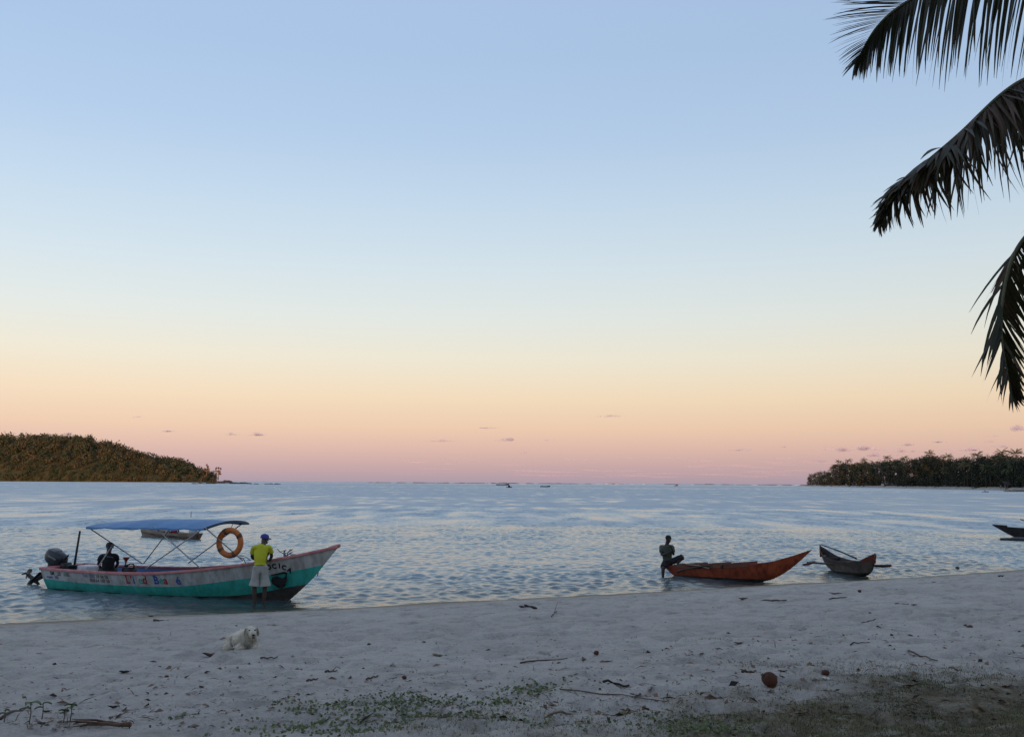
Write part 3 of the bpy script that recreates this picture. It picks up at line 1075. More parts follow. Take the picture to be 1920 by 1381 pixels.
def text_mesh(body, size=1.0, bold=0.0):
    cu = bpy.data.curves.new('tmp_text', 'FONT')
    cu.body = body; cu.size = size; cu.offset = bold; cu.resolution_u = 4
    o = bpy.data.objects.new('tmp_text', cu); COL.objects.link(o)
    dg = bpy.context.evaluated_depsgraph_get(); dg.update()
    me = bpy.data.meshes.new_from_object(o.evaluated_get(dg))
    V = [tuple(v.co) for v in me.vertices]; F = [tuple(p.vertices) for p in me.polygons]
    bpy.data.objects.remove(o); bpy.data.curves.remove(cu); bpy.data.meshes.remove(me)
    return V, F


# ------------------------------------------------------------------ people
m_skin = mat('dark_skin', (0.045, 0.024, 0.016), (0.065, 0.036, 0.024), 8, 0.5)
m_hair = mat('black_hair', (0.008, 0.007, 0.006), (0.02, 0.017, 0.015), 40, 0.8, bump=0.5)
m_eye = mat('eye_white', (0.5, 0.48, 0.45), None, 8, 0.3)


def wrinkle(me, amp, fx=9.0):
    """soft cloth folds"""
    from mathutils import noise
    for v in me.vertices:
        q = v.co
        d = noise.noise(Vector((q.x * fx, q.y * fx, q.z * fx * 0.55))) + 0.6 * noise.noise(Vector((q.x * fx * 2.2 + 5, q.y * fx * 2.2, q.z * fx * 1.6)))
        v.co = q + v.normal * amp * d
    me.update()
    return me


def blend(me, name, vox=0.014):
    """weld overlapping closed cloth volumes into one soft garment surface"""
    o = bpy.data.objects.new('tmp_garment', me); COL.objects.link(o)
    rm = o.modifiers.new('r', 'REMESH'); rm.mode = 'VOXEL'; rm.voxel_size = vox
    sm = o.modifiers.new('s', 'SMOOTH'); sm.factor = 0.5; sm.iterations = 8
    dg = bpy.context.evaluated_depsgraph_get(); dg.update()
    out = bpy.data.meshes.new_from_object(o.evaluated_get(dg)); out.name = name
    bpy.data.objects.remove(o)
    return out


def make_person(root, J, shirt=None, shorts=None, cap=None, face=(0, 1, 0), bare=False, shirt_panel=None, hem=None):
    """body (one continuous skin surface with fingers), clothing as parts; J: joint positions"""
    V_ = {k: Vector(v) for k, v in J.items()}
    Rd = dict(pelvis=0.115, belly=0.112, chest=0.125, neck=0.055, head=0.082, crown=0.074)
    nodes = {k: (V_[k], Rd[k]) for k in ('pelvis', 'belly', 'chest', 'neck', 'head', 'crown')}
    edges = [('pelvis', 'belly'), ('belly', 'chest'), ('chest', 'neck'), ('neck', 'head'), ('head', 'crown')]
    if shirt is not None:
        for k, q in (('belly', 0.80), ('chest', 0.80), ('pelvis', 0.85)):
            nodes[k] = (nodes[k][0], nodes[k][1] * q)
    for s in 'LR':
        nodes['sh' + s] = (V_['sh' + s], 0.044 if shirt is not None else 0.062); nodes['el' + s] = (V_['el' + s], 0.042); nodes['wr' + s] = (V_['wr' + s], 0.028)
        d = (V_['ha' + s] - V_['wr' + s]).normalized()
        palm = V_['wr' + s] + d * 0.075
        nodes['pa' + s] = (palm, (0.036, 0.022))
        edges += [('chest', 'sh' + s), ('sh' + s, 'el' + s), ('el' + s, 'wr' + s), ('wr' + s, 'pa' + s)]
        side = d.cross(Vector((0, 0, 1)))
        side = side.normalized() if side.length > 0.1 else Vector((1, 0, 0))
        up = side.cross(d).normalized()
        for i, (off, ln) in enumerate(((-0.030, 0.062), (-0.010, 0.075), (0.010, 0.08), (0.030, 0.07))):
            b0 = palm + side * off + d * 0.025
            b1 = b0 + d * ln * 0.55 + side * off * 0.15
            b2 = b1 + d * ln * 0.35 - up * ln * 0.3
            k = 'f%d%s' % (i, s)
            nodes[k + 'a'] = (b0, 0.0105); nodes[k + 'b'] = (b1, 0.009); nodes[k + 'c'] = (b2, 0.007)
            edges += [('pa' + s, k + 'a'), (k + 'a', k + 'b'), (k + 'b', k + 'c')]
        sg = -1 if s == 'R' else 1
        t0_ = palm - d * 0.03 + side * 0.035 * sg
        t1_ = t0_ + side * 0.03 * sg + d * 0.035
        nodes['th' + s] = (t0_, 0.013); nodes['tk' + s] = (t1_, 0.009)
        edges += [('pa' + s, 'th' + s), ('th' + s, 'tk' + s)]
        nodes['hi' + s] = (V_['hi' + s], 0.088); nodes['kn' + s] = (V_['kn' + s], 0.056); nodes['an' + s] = (V_['an' + s], 0.038)
        nodes['to' + s] = (V_['to' + s], (0.042, 0.026))
        mid = (V_['kn' + s] * 0.62 + V_['an' + s] * 0.38)
        nodes['ca' + s] = (mid, 0.056)
        edges += [('pelvis', 'hi' + s), ('hi' + s, 'kn' + s), ('kn' + s, 'ca' + s), ('ca' + s, 'an' + s), ('an' + s, 'to' + s)]
    body = skin_mesh('body', nodes, edges, 'pelvis', 2)
    fw = Vector(face).normalized()
    hup = (V_['crown'] - V_['head']).normalized()
    fw = (fw - hup * fw.dot(hup)).normalized()
    rt = fw.cross(hup)
    hc = V_['head'] + hup * 0.02
    ft = MB()
    ft.ellipsoid(hc + fw * 0.088 - hup * 0.012, (0.016, 0.016, 0.024), None, 8, 6)      # nose
    ft.ellipsoid(hc + fw * 0.074 - hup * 0.058, (0.028, 0.022, 0.012), None, 8, 6)      # mouth
    ft.ellipsoid(hc + fw * 0.058 - hup * 0.088, (0.032, 0.032, 0.022), None, 8, 6)      # chin
    for sg in (-1, 1):
        ft.ellipsoid(hc + rt * sg * 0.086 - hup * 0.006, (0.012, 0.02, 0.032), None, 8, 6)  # ears
        ft.ellipsoid(hc + rt * sg * 0.034 + fw * 0.072 + hup * 0.018, (0.02, 0.02, 0.009), None, 8, 6)
    obj('body', join([body, ft.mesh('t')], 'body'), root, m_skin)
    ey = MB()
    for sg in (-1, 1):
        ey.ellipsoid(hc + rt * sg * 0.034 + fw * 0.083 + hup * 0.008, (0.011, 0.011, 0.006), None, 8, 6)
    ey.build('eyes', m_eye, root)
    Mh = Matrix((rt, fw, hup)).transposed()
    if cap is None:
        hr = MB(); hr.ellipsoid(hc + hup * 0.036 - fw * 0.014, (0.092, 0.098, 0.082), Mh, 14, 9, 0, 0.05)
        hr.build('hair', m_hair, root)
    else:
        cp = MB()
        pr = [(0.100, 0.0), (0.101, 0.03), (0.094, 0.062), (0.072, 0.09), (0.036, 0.106), (0.006, 0.11)]
        cp.lathe(pr, hc + hup * 0.012 - fw * 0.004, 16, Mh)
        cp.ellipsoid(hc + hup * 0.124 - fw * 0.004, (0.011, 0.011, 0.006), Mh, 8, 5)
        rows_ = []
        for j in range(5):
            f = j / 4
            rows_.append([hc + hup * (0.028 - 0.022 * f) + fw * (0.085 + 0.085 * f * (1 - 0.25 * abs(g) ** 2)) + rt * g * 0.078 * (1 - 0.25 * f) for g in (-1, -0.66, -0.33, 0, 0.33, 0.66, 1)])
        lo = [[p - hup * 0.007 for p in r_] for r_ in rows_]
        cap_o = cp.build('cap', cap[0], root)
        br = MB(); br.grid(rows_); br.grid(lo, 0, True)
        br.grid([rows_[-1], lo[-1]]); br.grid([[r_[0] for r_ in rows_], [r_[0] for r_ in lo]]); br.grid([[r_[-1] for r_ in rows_], [r_[-1] for r_ in lo]])
        br.build('cap_brim', cap[1], cap_o)
    if shirt is not None:
        hemp = V_['belly'] * 0.25 + V_['pelvis'] * 0.75
        n = {'hem': (hemp, 0.150), 'belly': (V_['belly'], 0.140), 'chest': (V_['chest'], 0.148), 'up': (V_['chest'] * 0.55 + V_['neck'] * 0.45, 0.118), 'nk': (V_['chest'] * 0.12 + V_['neck'] * 0.88, 0.066), 'hem2': (hemp + Vector((0, 0, 0.012)), 0.150)}
        e = [('hem', 'hem2'), ('hem2', 'belly'), ('belly', 'chest'), ('chest', 'up'), ('up', 'nk')]
        sl = MB()
        for s in 'LR':
            n['sh' + s] = (V_['sh' + s] * 0.86 + V_['chest'] * 0.14 - Vector((0, 0, 0.012)), 0.072)
            e += [('chest', 'sh' + s)]
            for fq, rq in ((0.35, 0.105), (0.65, 0.092), (0.9, 0.080)):
                sl.ellipsoid(V_['chest'].lerp(V_['neck'], 0.3).lerp(V_['sh' + s], fq) - Vector((0, 0, 0.022)), (rq * 0.9, rq, rq * 0.8), None, 14, 10)
            a_, b_ = V_['sh' + s], V_['sh' + s] * 0.33 + V_['el' + s] * 0.67
            dn = (b_ - a_).normalized()
            inn = (V_['chest'] - a_).normalized()
            pts_ = [a_ + inn * 0.05 - Vector((0, 0, 0.012)), a_ + inn * 0.012 + dn * 0.012, a_.lerp(b_, 0.25), a_.lerp(b_, 0.6), b_]
            sl.tube(pts_, [0.052, 0.060, 0.064, 0.066, 0.070], 14)
        sh_me = join([skin_mesh('shirt', n, e, 'belly', 3), sl.mesh('t')], 'shirt')
        so = obj('shirt', wrinkle(blend(sh_me, 'shirt'), 0.006), root, shirt)
    if shorts is not None:
        n = {'waist': (V_['pelvis'] * 0.4 + V_['belly'] * 0.6, 0.138), 'pelvis': (V_['pelvis'], 0.146)}
        e = [('waist', 'pelvis')]
        for s in 'LR':
            n['hi' + s] = (V_['hi' + s], 0.112)
            n['md' + s] = (V_['hi' + s] * 0.45 + V_['kn' + s] * 0.55, 0.105)
            n['cu' + s] = (V_['hi' + s] * 0.06 + V_['kn' + s] * 0.94, hem or 0.098); n['cv' + s] = (V_['hi' + s] * 0.03 + V_['kn' + s] * 0.97, hem or 0.098)
            e += [('pelvis', 'hi' + s), ('hi' + s, 'md' + s), ('md' + s, 'cu' + s), ('cu' + s, 'cv' + s)]
        obj('shorts', wrinkle(skin_mesh('shorts', n, e, 'pelvis', 3), 0.010), root, shorts)


# ------------------------------------------------------------------ the painted motorboat
BO, BA = (-11.808, 26.849, 0.0), R(-22.66)
bside = local_frame(BO, BA)
boat = empty('motorboat', BO, BA, 'white and turquoise motorboat with pink rail and blue canopy, bow on the beach', 'boat')
H1 = Hull(7.2, curve([0, 0.14, 0.5, 0.75, 1], [-0.28, -0.02, 0.58, 0.9, 1.22]), lambda q: -0.10 * q,
          curve([0, 0.2, 0.45, 0.65, 0.8, 0.9, 0.96, 1], [0.74, 0.86, 0.90, 0.80, 0.57, 0.33, 0.15, 0.012]),
          curve([0, 0.12, 0.27, 0.45, 0.62, 0.81, 0.92, 1], [0.535, 0.52, 0.522, 0.545, 0.635, 0.84, 1.055, 1.29]),
          curve([0, 0.6, 0.9, 1], [-0.18, -0.2, -0.16, -0.14]),
          curve([0, 0.5, 0.8, 1], [0.24, 0.30, 0.55, 0.85]))
zt = curve([0, 0.26, 0.54, 0.82, 0.95, 1], [0.262, 0.215, 0.238, 0.50, 0.735, 0.86])
zb = curve([0, 0.6, 0.75, 0.85, 0.93, 1], [0.015, 0.02, 0.05, 0.13, 0.27, 0.40])
m_white = mat('weathered_white_paint', (0.42, 0.39, 0.365), (0.60, 0.58, 0.555), 2.6, 0.5, bump=0.1, bscale=6, stretch=(1.6, 1, 0.5), detail=8, grime=0.32)
m_teal = mat('turquoise_paint', (0.035, 0.36, 0.295), (0.06, 0.46, 0.375), 2.0, 0.5, bump=0.1, bscale=6, stretch=(1.4, 1, 0.6), detail=8, grime=0.3)
m_keel = mat('worn_dark_bottom_paint', (0.022, 0.02, 0.018), (0.09, 0.075, 0.065), 3.0, 0.7, bump=0.2)
m_pink = mat('faded_pink_paint', (0.42, 0.11, 0.11), (0.56, 0.21, 0.19), 3.5, 0.5, bump=0.08, grime=0.25)
m_blue_in = mat('blue_inside_paint', (0.03, 0.10, 0.27), (0.05, 0.14, 0.34), 2.0, 0.55)
hb = MB()
H1.skin(hb, [H1.zk, zb, zt, H1.zg], 44, 6)
hb.build('hull', [m_keel, m_teal, m_white], boat)
hi = MB()
ts_ = [i / 40 for i in range(41)]
for sd in (-1, 1):
    P = []
    for j in range(6):
        f = j / 5
        P.append([H1.P(t, 0.10 + (float(H1.zg(t)) - 0.10) * f, sd, 0.045) for t in ts_])
    hi.grid(P, 0, flip=(sd < 0))
hi.grid([[H1.P(t, 0.10, sd, 0.045) for t in ts_] for sd in (-1, 1)])
hi.build('inner_lining', m_blue_in, boat)
rl = MB()
H1.rail(rl, 0.085, 0.058, 0.025, 60)
a = H1.P(0.0, 0.535, -1, 0, 0.02); b = H1.P(0.0, 0.535, 1, 0, 0.02)
rl.box(((a.x + b.x) / 2, 0, 0.52), (0.09, abs(a.y) * 2 - 0.03, 0.075), None, 0, 0.015)
tip = H1.P(1, 1.29, 1)
rl.tube([tip + Vector((-0.25, 0, -0.06)), tip + Vector((-0.06, 0, 0.0)), tip + Vector((0.035, 0, 0.035))], [0.055, 0.05, 0.036], 8)
rl.build('gunwale', m_pink, boat)
bw = MB()  # bow deck sheet, blue
P = [[Vector((H1.P(t, float(H1.zg(t)), 1).x, H1.P(t, float(H1.zg(t)), 1, 0.05).y * g, float(H1.zg(t)) - 0.05 + 0.015 * (1 - g * g))) for g in (-1, -0.5, 0, 0.5, 1)] for t in np.linspace(0.86, 0.995, 12)]
bw.grid(P)
bw.build('bow_deck', m_blue_in, boat)
for u, z in ((1.72, 0.36), (3.3, 0.36), (4.6, 0.40), (5.7, 0.46)):
    t = H1.t_of(u, z); w = H1.P(t, z, 1, 0.05).y
    tb_ = MB(); tb_.box((u, 0, z - 0.02), (0.26, w * 2, 0.04), None, 0, 0.008)
    tb_.build('thwart', m_blue_in, boat)
lk = MB(); lk.box((0.42, 0.40, 0.32), (0.62, 0.62, 0.44), None, 0, 0.02)
lk.build('stern_locker', m_white, boat)


def on_hull(V, u0, z0, bend=None):
    out = []
    for x, y, _ in V:
        u, z = u0 + x, z0 + y
        if bend: u, z = bend(x, y)
        t = H1.t_of(u, z)
        p = H1.P(t, z, -1)
        px_ = H1.P(min(t + 0.004, 1), z, -1); pz_ = H1.P(t, z + 0.01, -1)
        n = (px_ - p).cross(pz_ - p).normalized()
        if n.y > 0: n = -n
        out.append(p + n * 0.006)
    return out


def paint(name, u):  # flat lettering paint
    return mat(name, u, tuple(v * 1.25 for v in u), 6, 0.55)


p_red, p_blue, p_pale = paint('red_letter_paint', (0.36, 0.02, 0.03)), paint('blue_letter_paint', (0.02, 0.08, 0.30)), paint('faded_pink_letter_paint', (0.50, 0.33, 0.32))
p_green, p_tan, p_black = paint('green_letter_paint', (0.08, 0.33, 0.27)), paint('faded_tan_letter_paint', (0.46, 0.40, 0.33)), paint('black_letter_paint', (0.015, 0.015, 0.016))
p_violet, p_brown = paint('violet_letter_paint', (0.16, 0.13, 0.27)), paint('brown_letter_paint', (0.12, 0.09, 0.07))
lt = MB()
mats = [p_red, p_blue, p_pale, p_green, p_tan]
adv = 2.86
for ch, mi, step, dy in (('L', 0, 0.165, 0), ("'", 0, 0.075, 0), ('i', 1, 0.095, 0.01), ('l', 2, 0.085, 0.01), ('e', 3, 0.135, 0.01), ('d', 0, 0.15, 0.015), ('e', 4, 0.20, 0.015),
                         ('B', 1, 0.165, 0.02), ('e', 3, 0.13, 0.025), ('a', 0, 0.145, 0.025), ('u', 4, 0.125, 0.03), ('t', 2, 0.09, 0.03), ('é', 1, 0.1, 0.035)):
    V, F = text_mesh(ch, 0.27, 0.006)
    if ch in 'Ldi' or ch == 'B':       # small slab serifs, as painted
        xs = [v[0] for v in V]; x0, x1 = min(xs), max(xs)
        for yy in (0.0,) + ((0.185,) if ch in 'LB' else ()):
            o_ = len(V); V = V + [(x0 - 0.022, yy, 0), (x0 + 0.055, yy, 0), (x0 + 0.055, yy + 0.016, 0), (x0 - 0.022, yy + 0.016, 0)]
            F = F + [(o_, o_ + 1, o_ + 2, o_ + 3)]
    lt.add(on_hull(V, adv, 0.29 + dy), F, mi)
    adv += step * 0.95
o = lt.build('boat_name_lettering', mats, boat, False); o['label'] = "multicoloured painted words L'ile de Beauté"
lt = MB()
for body, mi, u0, z0, sz in (('SM', 0, 0.26, 0.385, 0.125), ('23', 0, 0.53, 0.378, 0.125), ('B', 1, 0.76, 0.372, 0.125), ('IG', 2, 0.855, 0.370, 0.125), ('ergens', 3, 0.10, 0.302, 0.085), ('700', 3, 0.40, 0.298, 0.095)):
    V, F = text_mesh(body, sz, 0.003)
    lt.add(on_hull(V, u0, z0), F, mi)
lt.build('registration_lettering', [p_black, p_green, p_brown, p_violet], boat, False)
lt = MB()
for body, mi, u0, z0, sz in (('Tel:', 0, 1.44, 0.385, 0.115), ('032', 0, 1.69, 0.378, 0.115), ('29 04 58', 1, 1.895, 0.375, 0.115), ('034 64 107 58', 1, 1.66, 0.272, 0.115)):
    V, F = text_mesh(body, sz, 0.002)
    lt.add(on_hull(V, u0, z0), F, mi)
lt.build('telephone_lettering', [p_violet, p_brown], boat, False)
lt = MB()
for i, ch in enumerate('ROCICA'):
    V, F = text_mesh(ch, 0.155, 0.009)
    th_ = [0.5, 0.28, 0.08, -0.12, -0.32, -0.58][i]
    uu = [6.58, 6.70, 6.83, 6.98, 7.04, 7.155][i]; zz = [0.665, 0.72, 0.755, 0.775, 0.755, 0.705][i]
    if ch == 'I': uu += 0.0
    c_, s_ = math.cos(th_), math.sin(th_)
    lt.add(on_hull(V, 0, 0, lambda x, y: (uu + (x * c_ - y * s_) * 0.92, zz + x * s_ + y * c_)), F, 0)
lt.build('bow_lettering', [p_black], boat, False)

# canopy and its folding frame
m_tarp = mat('blue_tarpaulin', (0.05, 0.16, 0.32), (0.07, 0.21, 0.40), 1.5, 0.5, bump=0.15, bscale=5)
m_tarp_under = mat('dark_valance', (0.02, 0.03, 0.05), (0.03, 0.05, 0.08), 2, 0.7)
m_pole = mat('galvanised_tube', (0.30, 0.30, 0.30), (0.42, 0.42, 0.42), 5, 0.4)


def can_z(u, v):
    g = v / 0.85
    sag = -0.02 * math.sin((u - 1.5) * math.pi * 1.62) ** 2 * abs(g)
    return 1.632 + 0.012 * (u - 1.5) + 0.075 * (g + 1) / 2 + 0.09 * (1 - g * g) * float(smooth(1.2, 3.2, u)) * (1 - 0.3 * float(smooth(4.3, 5.3, u))) + 0.05 * (1 - g * g) + sag


cu_ = np.linspace(1.5, 5.2, 26); cv_ = np.linspace(-0.85, 0.85, 15)
top_ = [[Vector((u + 0.10 * (1 - (v / 0.85) ** 2) * (1 if u > 5 else 0), v, can_z(u, v))) for v in cv_] for u in cu_]
bot_ = [[p - Vector((0, 0, 0.014)) for p in r_] for r_ in top_]
cn_ = MB(); cn_.grid(top_, 0, True); cn_.grid(bot_, 0)
for sgn, col in ((-1, 0), (1, -1)):          # side skirts
    e0 = [r_[col] for r_ in top_]
    e1 = [p + Vector((0, sgn * 0.012, -0.042 - 0.010 * math.sin(p.x * 5))) for p in e0]
    cn_.grid([e0, e1], 0, sgn > 0); cn_.grid([[p - Vector((0, sgn * 0.01, 0)) for p in e0], [p - Vector((0, sgn * 0.01, 0)) for p in e1]], 0, sgn < 0)
e0 = top_[0]; cn_.grid([e0, [p + Vector((-0.01, 0, -0.05)) for p in e0]], 0)
canopy = cn_.build('canopy', m_tarp, boat)
fv = MB(); e0 = [p + Vector((0.004, 0, 0.004)) for p in top_[-1]]
fv.grid([e0, [p + Vector((0.03, 0, -0.05)) for p in e0]]); fv.grid([[p - Vector((0.012, 0, 0)) for p in e0], [p + Vector((0.018, 0, -0.05)) for p in e0]], 0, True)
fv.build('valance', m_tarp_under, canopy)
gw = lambda px, py, far: bside(px, py, 0.82 if far else -0.82)
fr_ = [(bside(165, 988, -0.83), gw(267, 1056, True)), (bside(211, 1021, -0.32), gw(181, 1067, False)),
       (gw(269, 1056, True), bside(323, 986, 0.8)), (gw(273, 1066, False), bside(381, 990, -0.83)),
       (bside(288, 986, -0.8), gw(376, 1065, False)), (bside(353, 1055, 0.8), bside(460, 977, 0.83)),
       (bside(385, 989, -0.84), bside(455, 1050, 0.72))]
for a, b in fr_:
    pm = MB(); pm.tube([a, (a + b) / 2, b], 0.0145, 6)
    pm.build('canopy_pole', m_pole, boat)
pm = MB()
pm.tube([top_[0][0] + Vector((0, 0, -0.03)), top_[0][4] + Vector((0, 0, -0.03)), top_[0][7] + Vector((0, 0, -0.03)), top_[0][10] + Vector((0, 0, -0.03)), top_[0][-1] + Vector((0, 0, -0.03))], 0.014, 6)
pm.tube([top_[-1][k] + Vector((-0.02, 0, -0.03)) for k in (0, 4, 7, 10, 14)], 0.014, 6)
pm.tube([top_[13][k] + Vector((0, 0, -0.03)) for k in (0, 4, 7, 10, 14)], 0.014, 6)
pm.build('canopy_bow', m_pole, boat)
an_ = MB(); p = bside(358, 969, 0.1); an_.tube([p, p + Vector((0.0, 0, 0.14))], 0.008, 5)
an_.build('canopy_spike', m_tarp_under, boat)

# outboard engine, tilted up at the stern
m_cowl = mat('dark_grey_cowling', (0.012, 0.0125, 0.014), (0.026, 0.027, 0.031), 3, 0.35)
m_cowl2 = mat('pale_grey_cowling_panel', (0.12, 0.12, 0.125), (0.16, 0.16, 0.165), 3, 0.4)
m_black = mat('black_plastic', (0.012, 0.012, 0.013), (0.022, 0.022, 0.024), 6, 0.5)
m_prop = mat('worn_propeller_metal', (0.12, 0.10, 0.08), (0.3, 0.26, 0.2), 12, 0.4)
tilt = Matrix.Rotation(R(20), 3, 'Y')
oc = Vector((-0.35, 0.0, 0.74))
eng = empty('outboard_motor', (0, 0, 0)); eng.parent = boat
cw = MB()
rows_ = []
for z, sx, sy, dx in ((-0.22, 0.20, 0.15, 0), (-0.16, 0.27, 0.185, 0), (-0.02, 0.30, 0.20, 0.0), (0.10, 0.29, 0.195, 0.0), (0.19, 0.24, 0.165, -0.02), (0.235, 0.15, 0.11, -0.03), (0.24, 0.01, 0.01, -0.03)):
    row = []
    for k in range(24):
        a = 2 * math.pi * k / 24
        ca, sa = math.cos(a), math.sin(a)
        q = (abs(ca) ** 3 + abs(sa) ** 3) ** (-1 / 3)
        row.append(oc + tilt @ Vector((ca * q * sx * 1.1 + dx, sa * q * sy * 1.0, z * 0.80)))
    rows_.append(row + [row[0]])
cw.grid(rows_); cw.build('cowling', m_cowl, eng)
cb = MB(); cb.box(oc + tilt @ Vector((-0.08, 0, 0.17)), (0.22, 0.27, 0.09), tilt, 0, 0.025); cb.box(oc + tilt @ Vector((0.05, -0.205, 0.03)), (0.30, 0.03, 0.05), tilt, 0, 0.01)
cb.build('cowling_panel', m_cowl2, eng)
lg = MB()
lg.tube([oc + tilt @ Vector((-0.05, 0, -0.2)), Vector((-0.55, 0, 0.40)), Vector((-0.85, 0, 0.24)), Vector((-1.12, 0, 0.10))], [0.13, 0.09, 0.075, 0.06], 8)
lg.tube([Vector((-0.92, 0, 0.02)), Vector((-1.08, 0, 0.12)), Vector((-1.30, 0, 0.24)), Vector((-1.36, 0, 0.27))], [0.03, 0.06, 0.055, 0.02], 8)
lg.box(Vector((-0.98, 0, 0.22)), (0.42, 0.22, 0.03), Matrix.Rotation(R(-38), 3, 'Y'), 0, 0.008)
lg.add([Vector((-1.08, -0.012, 0.08)), Vector((-1.28, -0.008, -0.03)), Vector((-1.38, -0.006, -0.01)), Vector((-1.22, -0.012, 0.16)),
        Vector((-1.08, 0.012, 0.08)), Vector((-1.28, 0.008, -0.03)), Vector((-1.38, 0.006, -0.01)), Vector((-1.22, 0.012, 0.16))],
       [(0, 1, 2, 3), (7, 6, 5, 4), (0, 4, 5, 1), (1, 5, 6, 2), (2, 6, 7, 3)])
lg.build('engine_leg', m_black, eng)
pr = MB()
pd_ = Vector((-0.88, 0, 0.47)).normalized(); p0 = Vector((-1.38, 0, 0.28)); px1 = pd_.cross(Vector((0, 1, 0))); px2 = Vector((0, 1, 0))
pr.tube([p0 - pd_ * 0.05, p0 + pd_ * 0.06], [0.045, 0.025], 8)
for k in range(3):
    a = k * 2.094 + 0.4
    d1 = px1 * math.cos(a) + px2 * math.sin(a); d2 = -px1 * math.sin(a) + px2 * math.cos(a)
    P = [[p0 + d1 * r_ + d2 * g * w_ + pd_ * g * w_ * 0.6 for g in (-1, 0, 1)] for r_, w_ in ((0.03, 0.03), (0.08, 0.055), (0.13, 0.05), (0.165, 0.012))]
    pr.grid(P); pr.grid([[p + pd_ * 0.008 for p in r_] for r_ in P], 0, True)
pr.build('propeller', m_prop, eng)
br_ = MB(); br_.box((0.0, 0, 0.50), (0.16, 0.26, 0.26), None, 0, 0.02); br_.build('clamp_bracket', m_black, eng)
tl_ = MB(); tl_.tube([(0.02, -0.06, 0.72), (0.14, -0.12, 0.78), (0.2, -0.12, 0.84)], [0.035, 0.03, 0.02], 6); tl_.build('tiller_handle', m_black, eng)


def bw_(p):   # boat frame -> world
    return Matrix.Translation(BO) @ Matrix.Rotation(BA, 4, 'Z') @ Vector(p)


m_darkwood = mat('dark_wet_wood', (0.025, 0.018, 0.014), (0.06, 0.04, 0.03), 4, 0.7, stretch=(1, 1, 0.15))
po = MB(); po.tube([(0, 0, 0), (0.07, 0, 0.5), (0.15, 0, 1.05)], [0.03, 0.029, 0.026], 8)
o = po.build('pole', m_darkwood); o.location = bw_((-0.03, 0.3, 0.40)); o.rotation_euler = (0, 0, BA)
tag(o, 'dark upright pole stuck in the stern beside the outboard engine', 'pole')
# things in the boat
m_bucket = mat('dark_green_plastic', (0.012, 0.03, 0.018), (0.02, 0.045, 0.028), 5, 0.5)
bk = MB(); bk.lathe([(0.0, 0.0), (0.10, 0.0), (0.125, 0.2), (0.13, 0.205), (0.12, 0.2), (0.095, 0.02), (0, 0.02)], (0, 0, 0), 16)
bk.tube([(0.125, 0, 0.19), (0.1, 0.04, 0.27), (0, 0.06, 0.30), (-0.1, 0.04, 0.27), (-0.125, 0, 0.19)], 0.006, 5)
o = bk.build('bucket', m_bucket); o.location = bw_((0.62, -0.38, 0.36 - 0.02)); o.rotation_euler = (0, 0, 0.4)
o.location.z = 0.40
tag(o, 'small dark green bucket in the stern of the white and turquoise boat', 'bucket')
fc = empty('fuel_can', bw_((2.22, -0.05, 0.38)), BA, 'black fuel can with a hoop handle beside the seated man', 'fuel can')
f_ = MB(); f_.box((0, 0, 0.11), (0.30, 0.24, 0.22), None, 0, 0.03); f_.build('can_body', m_black, fc)
f_ = MB(); f_.tube([(-0.10, 0, 0.2), (-0.06, 0, 0.27), (0.02, 0, 0.30), (0.12, 0, 0.30), (0.145, 0, 0.27), (0.145, 0, 0.18)], 0.018, 6); f_.build('handle', m_black, fc)
f_ = MB(); f_.tube([(-0.13, 0.0, 0.2), (-0.13, 0, 0.27)], 0.035, 8); f_.build('filler_neck', m_black, fc)
m_funnel = mat('orange_red_plastic', (0.30, 0.045, 0.02), (0.40, 0.07, 0.03), 5, 0.45)
f_ = MB(); f_.lathe([(0.016, -0.03), (0.02, 0.03), (0.035, 0.07), (0.085, 0.15), (0.088, 0.155), (0.080, 0.15), (0.03, 0.075), (0.012, 0.03)], (0, 0, 0), 16)
o = f_.build('funnel', m_funnel); o.location = bw_((2.09, -0.05, 0.38 + 0.30)); o.rotation_euler = (0, 0.06, BA)
tag(o, 'orange red funnel standing in the black fuel can', 'funnel')

# life ring hung from the front of the canopy frame
m_ring = mat('faded_orange_ring', (0.50, 0.13, 0.025), (0.60, 0.19, 0.05), 3, 0.6, bump=0.1)
m_band = mat('grimy_band', (0.10, 0.05, 0.03), (0.18, 0.10, 0.06), 10, 0.8)
rc = bw_(bside(431, 1017, -0.12))
lr = empty('life_ring', rc, R(-6), 'orange life ring hanging under the front of the blue canopy', 'life ring')
RA, RB_, rr2 = 0.272, 0.30, 0.072


def torus(mb, a0, a1, n, rad, m=12, mi=0):
    rows = []
    for i in range(n + 1):
        a = a0 + (a1 - a0) * i / n
        c = Vector((RA * math.cos(a), 0, RB_ * math.sin(a))); d = Vector((math.cos(a), 0, math.sin(a)))
        rows.append([c + d * rad * math.cos(2 * math.pi * k / m) + Vector((0, 1, 0)) * rad * 0.8 * math.sin(2 * math.pi * k / m) for k in range(m + 1)])
    mb.grid(rows, mi)


t_ = MB(); torus(t_, 0, 2 * math.pi, 48, rr2); t_.build('ring', m_ring, lr)
for a in (0.55, 2.05, 3.75, 5.15):
    t_ = MB(); torus(t_, a - 0.13, a + 0.13, 6, rr2 + 0.005); t_.build('band', m_band, lr)
t_ = MB(); t_.tube([(0.02, 0, 0.36), (0.05, -0.02, 0.42), (0.08, 0, 0.50)], 0.008, 5); t_.build('hanging_cord', m_band, lr)

